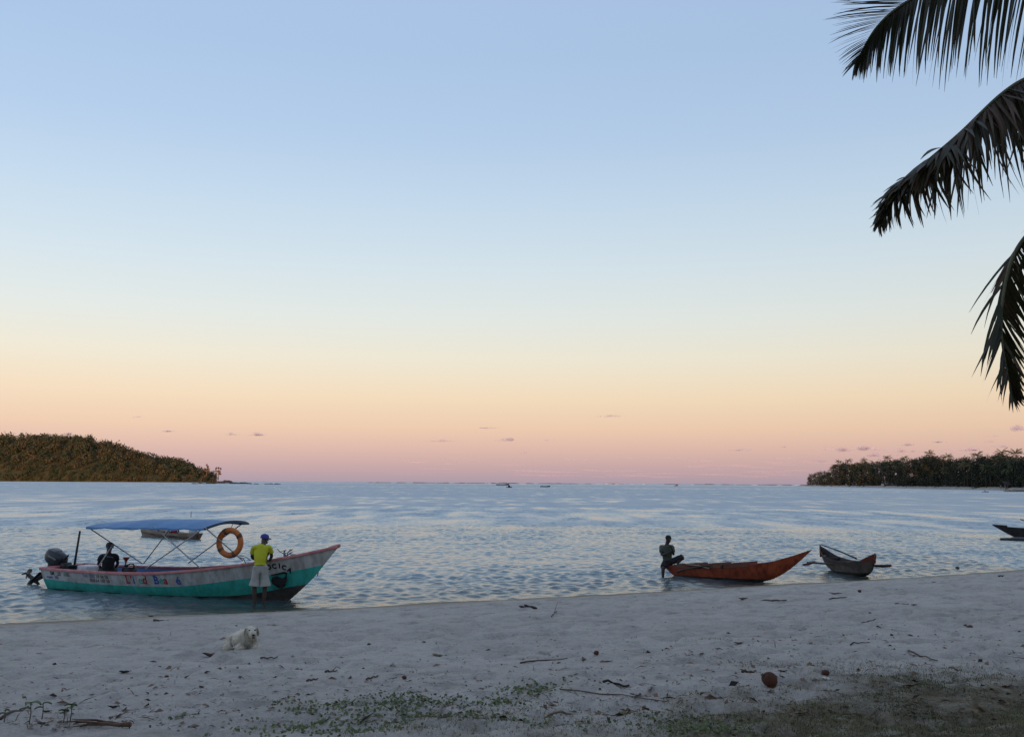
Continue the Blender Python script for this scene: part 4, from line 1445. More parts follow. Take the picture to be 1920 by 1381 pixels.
# anchor and lines on the bow, black bag on the hull
m_iron = mat('galvanised_iron', (0.16, 0.17, 0.19), (0.28, 0.29, 0.31), 8, 0.5)
av = empty('anchor', bw_((7.16, 0.05, 0.985)), BA, 'small grey folding anchor lying on the bow of the motorboat', 'anchor')
f_ = MB(); f_.tube([(-0.22, 0, 0.02), (0.2, 0, 0.06), (0.3, 0, 0.13)], 0.014, 6); f_.build('shank', m_iron, av)
for sg in (-1, 1):
    for k in (0.0, 1.2):
        f_ = MB(); f_.tube([(-0.2, 0, 0.02), (-0.24, sg * 0.07, 0.05 + 0.05 * k), (-0.19, sg * 0.12, 0.10 + 0.06 * k), (-0.13, sg * 0.13, 0.13 + 0.05 * k)], [0.014, 0.016, 0.022, 0.008], 6); f_.build('fluke', m_iron, av)
f_ = MB(); f_.box((-0.02, 0, 0.06), (0.14, 0.05, 0.07), None, 0, 0.012); f_.build('stock', m_iron, av)
m_rope = mat('grey_rope', (0.10, 0.09, 0.08), (0.2, 0.18, 0.15), 30, 0.9)
rp = MB()
rp.tube([bw_(bside(448, 1044, -0.1)), bw_(bside(456, 1046, -0.1)), bw_(bside(459, 1052, -0.1))], 0.011, 5)
rp.tube([bw_(bside(449, 1041, 0.1)), bw_(bside(460, 1043, 0.1)), bw_(bside(470, 1050, 0.1))], 0.009, 5)
rp.tube([bw_(bside(459, 1052, -0.1)), bw_((6.1, -0.1, 0.5)), bw_((6.4, 0.0, 0.46))], 0.011, 5)
o = rp.build('rope', m_rope); tag(o, 'loose grey rope ends springing up inside the boat beside the man in yellow', 'rope')
rp = MB(); rp.tube([bw_(bside(520, 1029, 0.1)), bw_(bside(524, 1033, 0.1)), bw_(bside(534, 1039, 0.1))], 0.010, 5)
o = rp.build('rope', m_rope); tag(o, 'bent wire-like line on the bow between the man in yellow and the anchor', 'rope')
m_blackcloth = mat('black_cloth', (0.008, 0.008, 0.009), (0.02, 0.02, 0.022), 9, 0.9, bump=0.6)
tb0 = H1.t_of(7.05, 0.56); hp = H1.P(tb0, 0.56, -1); hn = (H1.P(tb0 + 0.01, 0.56, -1) - hp).normalized()
bgd = empty('bag', bw_(hp + Vector((-0.08, -0.06, -0.10))), BA + math.atan2(hn.y, hn.x), 'black sagging bag hung on the bow beside the man in yellow', 'bag')
f_ = MB()
rows_ = []
for z, w in ((0.10, 0.15), (0.085, 0.185), (0.02, 0.19), (-0.05, 0.165), (-0.11, 0.10), (-0.15, 0.04)):
    rows_.append([Vector((math.cos(a) * w + (0.05 if z < -0.07 else 0) + 0.01 * math.sin(a * 5 + z * 40), math.sin(a) * 0.055, z + 0.022 * math.sin(a * 3 + 1))) for a in np.linspace(0, 2 * math.pi, 21)])
f_.grid(rows_, 0, True); f_.build('bag_body', m_blackcloth, bgd)
f_ = MB(); f_.tube([(-0.2, 0.0, 0.14), (-0.02, 0, 0.175), (0.13, 0, 0.205), (0.17, 0, 0.19), (0.17, 0, 0.10)], [0.012, 0.018, 0.028, 0.024, 0.012], 6); f_.build('strap', m_blackcloth, bgd)
mr = MB(); q = bside(597, 1073, 0); mr.tube([q + Vector((-0.06, 0, 0.1)), q + Vector((0.0, 0, 0.02)), q + Vector((-0.03, 0, -0.08))], 0.012, 5); mr.build('bow_line', m_rope, boat)

# man in the yellow shirt leaning on the boat
m_yellow = mat('yellow_shirt', (0.40, 0.40, 0.012), (0.50, 0.48, 0.02), 4, 0.8, bump=0.25, bscale=7)
m_grey_short = mat('pale_grey_shorts', (0.34, 0.32, 0.29), (0.42, 0.40, 0.36), 4, 0.85, bump=0.3, bscale=6)
m_bluecap = mat('blue_cap', (0.03, 0.035, 0.20), (0.05, 0.05, 0.28), 8, 0.7)
m_redbrim = mat('dark_red_brim', (0.10, 0.012, 0.02), (0.16, 0.02, 0.03), 8, 0.7)
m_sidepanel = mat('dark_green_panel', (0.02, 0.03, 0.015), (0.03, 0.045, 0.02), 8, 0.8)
mw = on_plane(488, 1131, 0.0)
man = empty('person', (mw.x, mw.y, -0.09), math.atan2(mw.x, mw.y) * -1, 'person in a yellow shirt, pale shorts and blue cap leaning on the painted boat', 'person')
J = dict(pelvis=(-0.03, 0.0, 0.93), belly=(-0.03, 0.02, 1.08), chest=(-0.015, 0.09, 1.30), neck=(0.03, 0.15, 1.455), head=(0.05, 0.19, 1.53), crown=(0.055, 0.195, 1.59),
         shL=(-0.185, 0.11, 1.375), shR=(0.165, 0.11, 1.375), elL=(-0.225, 0.22, 1.13), elR=(0.225, 0.17, 1.15), wrL=(-0.10, 0.40, 1.02), wrR=(0.18, 0.36, 1.045), haL=(0.0, 0.46, 1.0), haR=(0.14, 0.46, 1.03),
         hiL=(-0.115, 0.0, 0.86), hiR=(0.07, 0.0, 0.86), knL=(-0.145, 0.03, 0.48), knR=(0.095, 0.02, 0.47), anL=(-0.12, -0.02, 0.07), anR=(0.07, -0.02, 0.06), toL=(-0.14, 0.13, 0.025), toR=(0.09, 0.13, 0.02))
make_person(man, J, m_yellow, m_grey_short, (m_bluecap, m_redbrim), (0.9, 0.45, -0.05), hem=0.142)
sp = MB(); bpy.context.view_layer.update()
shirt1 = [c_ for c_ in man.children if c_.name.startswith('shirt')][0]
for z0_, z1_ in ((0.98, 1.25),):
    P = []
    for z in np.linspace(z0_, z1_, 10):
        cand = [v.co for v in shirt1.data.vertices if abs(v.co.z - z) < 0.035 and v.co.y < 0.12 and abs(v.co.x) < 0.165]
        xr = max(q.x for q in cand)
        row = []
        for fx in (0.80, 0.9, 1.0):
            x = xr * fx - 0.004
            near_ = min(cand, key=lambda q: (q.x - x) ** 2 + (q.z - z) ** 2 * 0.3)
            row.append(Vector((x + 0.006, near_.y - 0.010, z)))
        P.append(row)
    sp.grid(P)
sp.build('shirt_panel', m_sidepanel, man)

# man seated in the boat, back turned
m_blackshirt = mat('black_shirt', (0.010, 0.010, 0.011), (0.02, 0.02, 0.022), 4, 0.85, bump=0.3, bscale=7)
m_greycap = mat('grey_cap', (0.05, 0.05, 0.055), (0.09, 0.09, 0.095), 8, 0.8)
m_darkshort = mat('dark_shorts', (0.012, 0.011, 0.013), (0.025, 0.022, 0.026), 5, 0.85, bump=0.3)
s0 = bw_((1.72, -0.27, 0.38))
man2 = empty('person', s0, -math.atan2(s0.x, s0.y), 'person in black with a grey cap sitting in the painted boat, back turned', 'person')
J = dict(pelvis=(0, 0, 0.08), belly=(0, 0.0, 0.22), chest=(0.0, 0.03, 0.44), neck=(0.0, 0.06, 0.60), head=(0.015, 0.085, 0.70), crown=(0.02, 0.09, 0.765),
         shL=(-0.165, 0.03, 0.515), shR=(0.165, 0.03, 0.515), elL=(-0.235, 0.10, 0.30), elR=(0.235, 0.10, 0.30), wrL=(-0.17, 0.28, 0.17), wrR=(0.17, 0.28, 0.17), haL=(-0.12, 0.36, 0.15), haR=(0.12, 0.36, 0.15),
         hiL=(-0.10, 0.06, 0.07), hiR=(0.10, 0.06, 0.07), knL=(-0.15, 0.42, 0.12), knR=(0.15, 0.42, 0.12), anL=(-0.14, 0.40, -0.22), anR=(0.14, 0.40, -0.22), toL=(-0.15, 0.52, -0.25), toR=(0.15, 0.52, -0.25))
make_person(man2, J, m_blackshirt, m_darkshort, (m_greycap, m_greycap), (0.25, 1, -0.1))
m_print = mat('pale_shirt_print', (0.14, 0.14, 0.15), (0.2, 0.2, 0.21), 9, 0.8)
shirt2 = [c_ for c_ in man2.children if c_.name.startswith('shirt')][0]
bpy.context.view_layer.update()


def cast_back(mesh_obj, x, z):
    """nearest point of the shirt's back at (x, z): y of the surface seen from behind"""
    best = None
    for v in mesh_obj.data.vertices:
        dd = (v.co.x - x) ** 2 + (v.co.z - z) ** 2
        if v.co.y < 0.06 and (best is None or dd < best[0]): best = (dd, v.co.y)
    return best[1] if best else -0.1


sp = MB()
for x0, x1, za, zb_ in ((-0.12, -0.055, 0.535, 0.495), (-0.05, 0.03, 0.488, 0.478), (0.035, 0.115, 0.482, 0.455)):
    P = []
    for f in np.linspace(0, 1, 5):
        x = x0 + (x1 - x0) * f; z = za + (zb_ - za) * f
        yy = cast_back(shirt2, x, z) - 0.008
        P.append([Vector((x, yy, z - 0.014)), Vector((x, yy, z + 0.014))])
    sp.grid(P)
sp.build('shirt_print', m_print, man2)
# ------------------------------------------------------------------ orange dugout canoe
m_orange = mat('weathered_orange_paint', (0.23, 0.040, 0.014), (0.36, 0.075, 0.028), 2.5, 0.6, bump=0.15, bscale=10, grime=0.5)
m_tarkeel = mat('black_tarred_bottom', (0.012, 0.010, 0.009), (0.04, 0.03, 0.025), 3, 0.7)
m_plank = mat('red_brown_board', (0.12, 0.042, 0.026), (0.20, 0.082, 0.052), 3, 0.8, bump=0.25, stretch=(0.3, 2, 2))
CO = on_plane(1262, 1079); CK = on_plane(1455, 1092)
CA = math.atan2(CK.y - CO.y, CK.x - CO.x)
cside = local_frame((CO.x, CO.y, 0), CA)
oc_ = empty('outrigger_canoe', (CO.x, CO.y, 0), CA, 'orange dugout canoe with a pointed upswept bow beached beside the brown canoe', 'canoe')
Lk = (CK - CO).length
H2 = Hull(Lk - 0.1, curve([0, 0.12, 0.35, 0.7, 1], [-0.40, 0.02, 0.42, 0.86, 1.18]), lambda q: -0.32 * q,
          curve([0, 0.06, 0.3, 0.55, 0.75, 0.88, 0.95, 1], [0.05, 0.15, 0.30, 0.34, 0.31, 0.215, 0.12, 0.025]),
          curve([0, 0.2, 0.45, 0.65, 0.8, 0.92, 1], [0.31, 0.35, 0.41, 0.47, 0.56, 0.77, 0.985]),
          curve([0, 0.5, 0.85, 1], [0.02, -0.14, -0.10, -0.02]), curve([0, 0.5, 0.85, 1], [0.6, 0.45, 0.55, 0.7]), 4, 5)
z_t = curve([0, 0.3, 0.7, 1], [0.03, 0.05, 0.07, 0.10])
hb = MB(); H2.skin(hb, [H2.zk, z_t, H2.zg], 40, 6, 0.03, 0.06, 1)
hb.build('hull', [m_tarkeel, m_orange], oc_)
for a, b in ((0.10, 0.33), (0.335, 0.53), (0.535, 0.72)):      # rail boards, both sides
    for sd in (-1, 1):
        P = []
        for t in np.linspace(a, b, 9):
            z = float(H2.zg(t)); lift = 0.035 + 0.03 * (t - a) / (b - a)
            o1 = H2.P(t, z - 0.075, sd, 0, 0.012); o2 = H2.P(t, z, sd, 0, 0.014)
            P.append([o1, Vector((o2.x, o2.y, z + lift)), Vector((o2.x, o2.y - sd * 0.03, z + lift)), Vector((o2.x, o2.y - sd * 0.034, z - 0.05)), o1])
        f_ = MB(); f_.grid(P, 0, sd > 0); f_.add(P[0][:4], [(0, 1, 2, 3)]); f_.add(P[-1][:4], [(0, 1, 2, 3)])
        f_.build('rail_board', m_plank, oc_, False)
for t, hgt in ((0.22, 0.0), (0.42, 0.0), (0.60, 0.01), (0.74, 0.01)):
    z = float(H2.zg(t)) - 0.045; p = H2.P(t, z, 1, 0.03)
    f_ = MB(); f_.box((p.x, 0, z + hgt), (0.13, p.y * 2, 0.035), None, 0, 0.006); f_.build('thwart', m_plank, oc_)
for t in (0.335, 0.53):
    p = H2.P(t, float(H2.zg(t)), -1)
    f_ = MB(); f_.box((p.x, p.y - 0.015, p.z - 0.02), (0.06, 0.05, 0.13), None, 0, 0.012); f_.build('lashing', m_darkwood, oc_)
m_palewood = mat('bleached_wood', (0.22, 0.19, 0.15), (0.33, 0.29, 0.24), 5, 0.8)
pdl = MB(); a = cside(1286, 1057, -0.30); b = cside(1309, 1059.5, -0.37); c_ = cside(1329, 1065, -0.40); d_ = cside(1330, 1077, -0.36)
pdl.tube([a, b, c_], [0.014, 0.017, 0.017], 6)
o = pdl.build('stick', m_palewood); o.matrix_world = Matrix.Translation((CO.x, CO.y, 0)) @ Matrix.Rotation(CA, 4, 'Z')
tag(o, 'pale stick lying along the near edge of the orange canoe behind the seated man', 'stick')
pdl = MB(); pdl.tube([cside(1270, 1071.5, -0.30), cside(1284, 1067, -0.36), cside(1300, 1063.5, -0.38), cside(1318, 1061, -0.40), cside(1336, 1059, -0.42)], [0.045, 0.024, 0.026, 0.02, 0.012], 7)
o = pdl.build('branch', m_darkwood); o.matrix_world = Matrix.Translation((CO.x, CO.y, 0)) @ Matrix.Rotation(CA, 4, 'Z')
tag(o, 'dark crooked branch against the side of the orange canoe below the pale stick', 'branch')

# man on the stern of the orange canoe
sp_ = Matrix.Translation((CO.x, CO.y, 0)) @ Matrix.Rotation(CA, 4, 'Z') @ Vector((-0.16, 0, 0.325))
m_olive = mat('grey_olive_singlet', (0.05, 0.057, 0.042), (0.085, 0.095, 0.07), 5, 0.85, bump=0.3, bscale=7)
man3 = empty('person', sp_, -math.atan2(sp_.x, sp_.y), 'person in a grey olive shirt perched on the end of the orange canoe', 'person')
# local: +x right in the picture, +y away from the viewer
J = dict(pelvis=(-0.02, 0, 0.10), belly=(-0.045, 0.0, 0.25), chest=(-0.06, -0.02, 0.47), neck=(-0.03, -0.03, 0.635), head=(0.015, -0.05, 0.765), crown=(0.02, -0.05, 0.83),
         shL=(-0.215, -0.04, 0.57), shR=(0.13, -0.01, 0.575), elL=(-0.20, -0.16, 0.30), elR=(0.165, -0.14, 0.31), wrL=(-0.02, -0.26, 0.36), wrR=(0.12, -0.24, 0.53), haL=(0.06, -0.28, 0.42), haR=(0.06, -0.27, 0.60),
         hiL=(-0.09, -0.02, 0.06), hiR=(0.08, 0.0, 0.08), knL=(-0.16, -0.24, -0.06), knR=(0.46, -0.12, 0.265), anL=(-0.165, -0.22, -0.40), anR=(0.26, -0.12, 0.045), toL=(-0.10, -0.32, -0.44), toR=(0.36, -0.20, 0.035))
make_person(man3, J, m_olive, m_darkshort, None, (0.55, -0.8, -0.1))

# ------------------------------------------------------------------ brown canoe behind it
m_greyhull = mat('bare_grey_hull_wood', (0.05, 0.04, 0.033), (0.13, 0.108, 0.09), 2.2, 0.85, bump=0.3, stretch=(0.5, 1, 2), grime=0.5)
m_brownband = mat('dark_brown_hull_wood', (0.035, 0.026, 0.022), (0.075, 0.055, 0.045), 3, 0.8, bump=0.3)
m_rust = mat('red_brown_bow_paint', (0.11, 0.025, 0.014), (0.19, 0.05, 0.028), 4, 0.75, bump=0.2)
GO = on_plane(1546, 1067.5); GK = on_plane(1632, 1082)
GA = math.atan2(GK.y - GO.y, GK.x - GO.x)
gside = local_frame((GO.x, GO.y, 0), GA)
gc = empty('outrigger_canoe', (GO.x, GO.y, 0), GA, 'grey brown dugout canoe with two raised ends behind the orange canoe', 'canoe')
Lg = (GK - GO).length
H3 = Hull(Lg + 0.05, curve([0, 0.15, 0.4, 1], [-0.75, -0.2, 0.08, 0.24]), curve([0, 0.15, 0.4, 1], [0.75, 0.25, -0.02, -0.24]),
          curve([0, 0.05, 0.2, 0.5, 0.78, 0.93, 0.98, 1], [0.03, 0.13, 0.26, 0.34, 0.31, 0.19, 0.09, 0.02]),
          curve([0, 0.06, 0.2, 0.45, 0.7, 0.86, 0.95, 1], [0.76, 0.64, 0.47, 0.40, 0.41, 0.48, 0.62, 0.72]),
          curve([0, 0.5, 1], [0.0, -0.12, -0.06]), curve([0, 0.5, 1], [0.6, 0.45, 0.5]), 4, 4)
zg1 = curve([0, 0.5, 1], [0.03, 0.06, 0.13]); zg2 = curve([0, 0.3, 0.7, 1], [0.36, 0.29, 0.27, 0.30])
hb = MB(); H3.skin(hb, [H3.zk, zg1, zg2, H3.zg], 36, 5, 0.03, 0.06, 2)
hb.build('hull', [m_tarkeel, m_greyhull, m_brownband], gc)
bp2 = MB()       # painted bow piece
for sd in (-1, 1):
    bp2.grid([[H3.P(t, float(H3.zg(t)) - 0.16 * f * smooth(0.84, 0.97, t), sd, 0, 0.006) for t in np.linspace(0.86, 1, 14)] for f in (0, 0.5, 1)], 0, sd < 0)
bp2.grid([[H3.P(t, float(H3.zg(t)) + 0.004, 1, 0, 0.006) for t in np.linspace(0.9, 1, 8)], [H3.P(t, float(H3.zg(t)) + 0.004, -1, 0, 0.006) for t in np.linspace(0.9, 1, 8)]])
bp2.build('bow_piece', m_rust, gc)
st3 = MB(); p = H3.P(0.0, 0.72, 1); st3.tube([Vector((p.x + 0.02, 0, 0.40)), Vector((p.x - 0.01, 0, 0.66)), Vector((p.x - 0.02, 0, 0.80))], [0.04, 0.035, 0.02], 7); st3.build('stern_post', m_rust, gc)
p = H3.P(1.0, 0.70, 1); st3 = MB(); st3.tube([Vector((p.x - 0.03, 0, 0.45)), Vector((p.x - 0.005, 0, 0.62)), Vector((p.x + 0.012, 0, 0.75))], [0.04, 0.035, 0.02], 7); st3.build('stem_post', m_rust, gc)
for t in (0.22, 0.5, 0.75):
    z = float(H3.zg(t)) - 0.04; p = H3.P(t, z, 1, 0.03)
    f_ = MB(); f_.box((p.x, 0, z), (0.11, p.y * 2, 0.03), None, 0, 0.006); f_.build('thwart', m_brownband, gc)
f_ = MB(); p = H3.P(0.21, 0.47, -1); f_.box(p + Vector((0, 0.02, 0.0)), (0.12, 0.05, 0.09), None, 0, 0.01); f_.build('rowlock_block', m_greyhull, gc)
pl_ = MB()
a = Matrix.Translation((GO.x, GO.y, 0)) @ Matrix.Rotation(GA, 4, 'Z') @ Vector((-0.16, 0, 0.81))
b = Matrix.Translation((GO.x, GO.y, 0)) @ Matrix.Rotation(GA, 4, 'Z') @ gside(1606, 1046.5, 0.1)
pl_.tube([a, (a + b) / 2 + Vector((0, 0, 0.02)), b], [0.018, 0.022, 0.026], 6)
o = pl_.build('pole', m_darkwood); tag(o, 'long dark pole slanting from the high end of the brown canoe into it', 'pole')
# outrigger: boom across the hull, floats on pegs at both ends
inv_g = (Matrix.Translation((GO.x, GO.y, 0)) @ Matrix.Rotation(GA, 4, 'Z')).inverted()
A_ = inv_g @ at_y(1513, 1049.5, GO.y - 0.5); B_ = inv_g @ at_y(1668, 1053, GO.y - 2.3)
A_.z = 0.27; B_.z = 0.31
f_ = MB(); f_.tube([A_, (A_ * 0.5 + B_ * 0.5) + Vector((0, 0, -0.02)), B_], [0.028, 0.034, 0.028], 8); f_.build('boom', m_darkwood, gc)
fa = inv_g @ at_y(1527, 1053, GO.y - 0.2); fb = inv_g @ at_y(1506, 1058, GO.y - 0.95)
f_ = MB(); f_.tube([fa, (fa + fb) / 2 + Vector((0, 0, -0.02)), fb], [0.035, 0.042, 0.03], 8); f_.build('float', m_rust, gc)
fa2 = inv_g @ at_y(1640, 1060, GO.y - 1.5); fb2 = inv_g @ at_y(1670, 1060, GO.y - 2.35)
f_ = MB(); f_.tube([fa2, (fa2 + fb2) / 2 + Vector((0, 0, -0.01)), fb2], [0.04, 0.05, 0.04], 8); f_.build('float', m_rust, gc)
for pa, pb in ((A_.lerp(B_, 0.07), (fa + fb) / 2 + Vector((0, 0, -0.02))), (A_.lerp(B_, 0.965), fa2.lerp(fb2, 0.8))):
    f_ = MB(); f_.tube([pa, pb], 0.016, 6); f_.build('peg', m_darkwood, gc)

# ------------------------------------------------------------------ canoe afloat behind the canopy
FO = on_plane(268, 1004); FK = on_plane(368, 1011)
FA = math.atan2(FK.y - FO.y, FK.x - FO.x)
fside = local_frame((FO.x, FO.y, 0), FA)
fcn = empty('wooden_boat', (FO.x, FO.y, 0), FA, 'weathered wooden boat afloat further out, seen under the blue canopy', 'boat')
Lf = (FK - FO).length
H4 = Hull(Lf, lambda q: 0.12 * q, lambda q: -0.35 * q,
          curve([0, 0.08, 0.3, 0.6, 0.85, 1], [0.03, 0.2, 0.42, 0.45, 0.36, 0.28]),
          curve([0, 0.1, 0.35, 0.7, 1], [0.56, 0.46, 0.30, 0.26, 0.30]),
          curve([0, 1], [-0.12, -0.12]), curve([0, 0.5, 1], [0.7, 0.4, 0.35]), 4, 4)
m_tanhull = mat('pale_worn_hull', (0.22, 0.15, 0.10), (0.38, 0.29, 0.21), 1.2, 0.8, bump=0.2)
hb = MB(); H4.skin(hb, [H4.zk, curve([0, 0.3, 0.6, 1], [0.13, 0.08, 0.04, 0.02]), curve([0, 0.5, 1], [0.25, 0.17, 0.12]), H4.zg], 24, 4, 0.03, 0.03, 2)
hb.grid([[H4.P(1.0, z, sd) for sd in (-1, 1)] for z in (-0.1, 0.1, 0.28)], 1)
hb.build('hull', [m_tanhull, mat('brown_worn_hull', (0.11, 0.075, 0.055), (0.22, 0.16, 0.115), 1.5, 0.8, bump=0.2, grime=0.4), m_tanhull], fcn)
for t in (0.3, 0.62):
    z = float(H4.zg(t)) - 0.06; p = H4.P(t, z, 1, 0.03)
    f_ = MB(); f_.box((p.x, 0, z), (0.18, p.y * 2, 0.03), None, 0, 0.005); f_.build('thwart', m_greyhull, fcn)
f_ = MB(); p = H4.P(1, 0.2, 1); f_.box((p.x + 0.06, 0, 0.16), (0.05, 0.06, 0.42), None, 0, 0.012); f_.tube([(p.x + 0.02, 0, 0.34), (p.x - 0.2, 0.05, 0.42)], 0.016, 5); f_.build('rudder', m_rust, fcn)
FM = Matrix.Translation((FO.x, FO.y, 0)) @ Matrix.Rotation(FA, 4, 'Z')
m_redshirt = mat('red_shirt', (0.32, 0.012, 0.018), (0.42, 0.02, 0.025), 5, 0.8, bump=0.2)
pu = fside(326, 1000, 0.0).x
q = FM @ Vector((pu, 0, 0.04))
man4 = empty('person', q, -math.atan2(q.x, q.y), 'person in a red shirt sitting in the wooden boat further out', 'person')
J = dict(pelvis=(0, 0, 0.08), belly=(0, 0.0, 0.22), chest=(0.0, 0.0, 0.42), neck=(0.0, -0.02, 0.58), head=(-0.01, -0.04, 0.69), crown=(-0.01, -0.04, 0.755),
         shL=(-0.16, 0.0, 0.53), shR=(0.16, 0.0, 0.53), elL=(-0.24, -0.10, 0.30), elR=(0.22, -0.08, 0.28), wrL=(-0.20, -0.28, 0.22), wrR=(0.12, -0.25, 0.18), haL=(-0.16, -0.36, 0.20), haR=(0.06, -0.33, 0.16),
         hiL=(-0.10, -0.05, 0.07), hiR=(0.08, -0.05, 0.07), knL=(-0.22, -0.14, 0.22), knR=(0.12, -0.2, 0.2), anL=(-0.26, -0.16, -0.12), anR=(0.16, -0.2, -0.12), toL=(-0.32, -0.22, -0.15), toR=(0.2, -0.28, -0.15))
make_person(man4, J, m_redshirt, m_darkshort, None, (-0.5, -0.8, 0))
wu = fside(363, 998, 0.0).x
m_whiteplastic = mat('white_plastic', (0.36, 0.37, 0.39), (0.44, 0.45, 0.47), 4, 0.5)
cn = empty('jerrycan', FM @ Vector((wu, -0.05, 0.12)), FA, 'white plastic container standing in the end of the wooden boat further out', 'container')
f_ = MB(); f_.box((0, 0, 0.22), (0.30, 0.28, 0.44), None, 0, 0.04); f_.build('container_body', m_whiteplastic, cn)
f_ = MB(); f_.tube([(-0.08, 0, 0.43), (-0.07, 0, 0.50), (0.07, 0, 0.50), (0.08, 0, 0.43)], 0.02, 6); f_.tube([(0.1, 0.08, 0.43), (0.1, 0.08, 0.49)], 0.03, 8); f_.build('handle', m_whiteplastic, cn)

# ------------------------------------------------------------------ dark canoe at the right edge
RO = on_plane(1911, 1006.5)
RAng = R(170)
rbt = empty('outrigger_canoe', (RO.x + 5.4 * math.cos(R(-10)), RO.y + 5.4 * math.sin(R(-10)), 0), RAng, 'dark canoe with a long overhanging bow cut off by the right edge', 'canoe')
H5 = Hull(5.4, curve([0, 0.3, 1], [0.0, 0.45, 1.30]), lambda q: -0.3 * q,
          curve([0, 0.1, 0.4, 0.7, 0.9, 1], [0.1, 0.3, 0.42, 0.36, 0.17, 0.03]), curve([0, 0.6, 0.85, 1], [0.55, 0.46, 0.50, 0.60]),
          curve([0, 1], [-0.15, -0.12]), curve([0, 0.5, 1], [0.5, 0.42, 0.8]), 5, 5)
m_darkhull = mat('black_brown_hull', (0.016, 0.012, 0.012), (0.045, 0.032, 0.028), 2.5, 0.75, bump=0.2)
hb = MB(); H5.skin(hb, [H5.zk, curve([0, 1], [0.05, 0.05]), H5.zg], 30, 5, 0.03, 0.05, 1); hb.build('hull', [m_tarkeel, m_darkhull], rbt)
f_ = MB(); H5.rail(f_, 0.07, 0.06, 0.02, 30, 0.0, 0.80); f_.build('rail', m_plank, rbt)
f_ = MB(); p = H5.P(1, 0.6, 1); f_.tube([p + Vector((-0.7, 0.0, -0.02)), p + Vector((-0.1, 0, 0.03)), p + Vector((0.05, 0, 0.05))], [0.05, 0.045, 0.03], 7); f_.build('stem_head', m_darkhull, rbt)
f_ = MB(); f_.box((4.75, 0, 0.53), (0.16, 0.42, 0.07), None, 0, 0.01); f_.build('thwart', m_greyhull, rbt)
inv_r = (Matrix.Translation(rbt.location) @ Matrix.Rotation(RAng, 4, 'Z')).inverted()
w0 = inv_r @ on_plane(1876, 1010.5, 0.03); w1 = inv_r @ on_plane(1935, 1013, 0.05); w1.z = 0.06; w0.z = 0.05
f_ = MB(); f_.tube([w0, w0.lerp(w1, 0.5), w1], [0.05, 0.09, 0.09], 8); f_.build('float', m_darkhull, rbt)
f_ = MB(); f_.tube([w0.lerp(w1, 0.75), Vector((4.2, 0.3, 0.5))], 0.03, 6); f_.build('boom', m_darkhull, rbt)
f_ = MB(); a = inv_r @ at_y(1913, 973, RO.y + 1.5); f_.tube([a, a + Vector((-0.6, 0.0, -0.22)), a + Vector((-1.4, 0, -0.5))], [0.03, 0.03, 0.03], 6); f_.build('boom', m_darkhull, rbt)

# ------------------------------------------------------------------ small craft far out
m_farwhite = mat('far_boat_white', (0.42, 0.40, 0.38), (0.5, 0.48, 0.46), 1, 0.6)
m_fardark = mat('far_boat_dark', (0.03, 0.035, 0.05), (0.05, 0.055, 0.07), 1, 0.6)
m_fartop = mat('far_boat_awning', (0.32, 0.16, 0.12), (0.40, 0.22, 0.17), 1, 0.7)
m_farblue = mat('far_boat_blue', (0.02, 0.05, 0.12), (0.03, 0.07, 0.16), 1, 0.6)


def far_boat(name, px, py, wpx, label, hullm, free, ang=0.0, awning=None, group=None, cabin=None, cat='boat', man_=False):
    p = on_plane(px, py)
    L = wpx * p.y / FPX / max(abs(math.cos(ang)), 0.3)
    e = empty(name, (p.x, p.y, 0), ang, label, cat, group)
    Hf = Hull(L * 0.92, lambda q: L * 0.08 * q, lambda q: -L * 0.02 * q, curve([0, 0.2, 0.6, 0.85, 1], [0.10 * L, 0.13 * L, 0.13 * L, 0.08 * L, 0.01]),
              curve([0, 0.5, 1], [free * 0.9, free * 0.8, free * 1.45]), curve([0, 1], [-0.2, -0.2]), curve([0, 0.5, 1], [0.3, 0.35, 0.8]))
    hb = MB(); Hf.skin(hb, [Hf.zk, curve([0, 1], [free * 0.3, free * 0.4]), Hf.zg], 14, 3, 0.06, 0.05, 1)
    for v_ in range(len(hb.v)): hb.v[v_] = (hb.v[v_][0] - L / 2, hb.v[v_][1], hb.v[v_][2])
    hb.build('hull', [hullm, hullm], e)
    if cabin:
        f_ = MB(); f_.box((cabin[0] * L, 0, free * 0.6 + cabin[2] / 2), (cabin[1] * L, L * 0.17, cabin[2]), None, 0, 0.08); f_.build('cabin', cabin[3], e)
    if awning:
        h_ = awning[2]
        f_ = MB(); f_.grid([[Vector((x * L, y, h_ + 0.06 * h_ * (1 - (y / (0.12 * L)) ** 2))) for y in np.linspace(-0.12 * L, 0.12 * L, 5)] for x in np.linspace(awning[0], awning[1], 5)], 0, True)
        f_.box(((awning[0] + awning[1]) / 2 * L, 0, h_ - 0.06), ((awning[1] - awning[0]) * L, 0.23 * L, 0.1), None, 0, 0.02)
        f_.build('awning', awning[3], e)
        f_ = MB()
        for x in (awning[0], awning[1]):
            for y in (-0.11 * L, 0.11 * L): f_.tube([(x * L, y, free * 0.6), (x * L, y, h_)], 0.05, 5)
        f_.build('awning_posts', hullm, e)
    return e


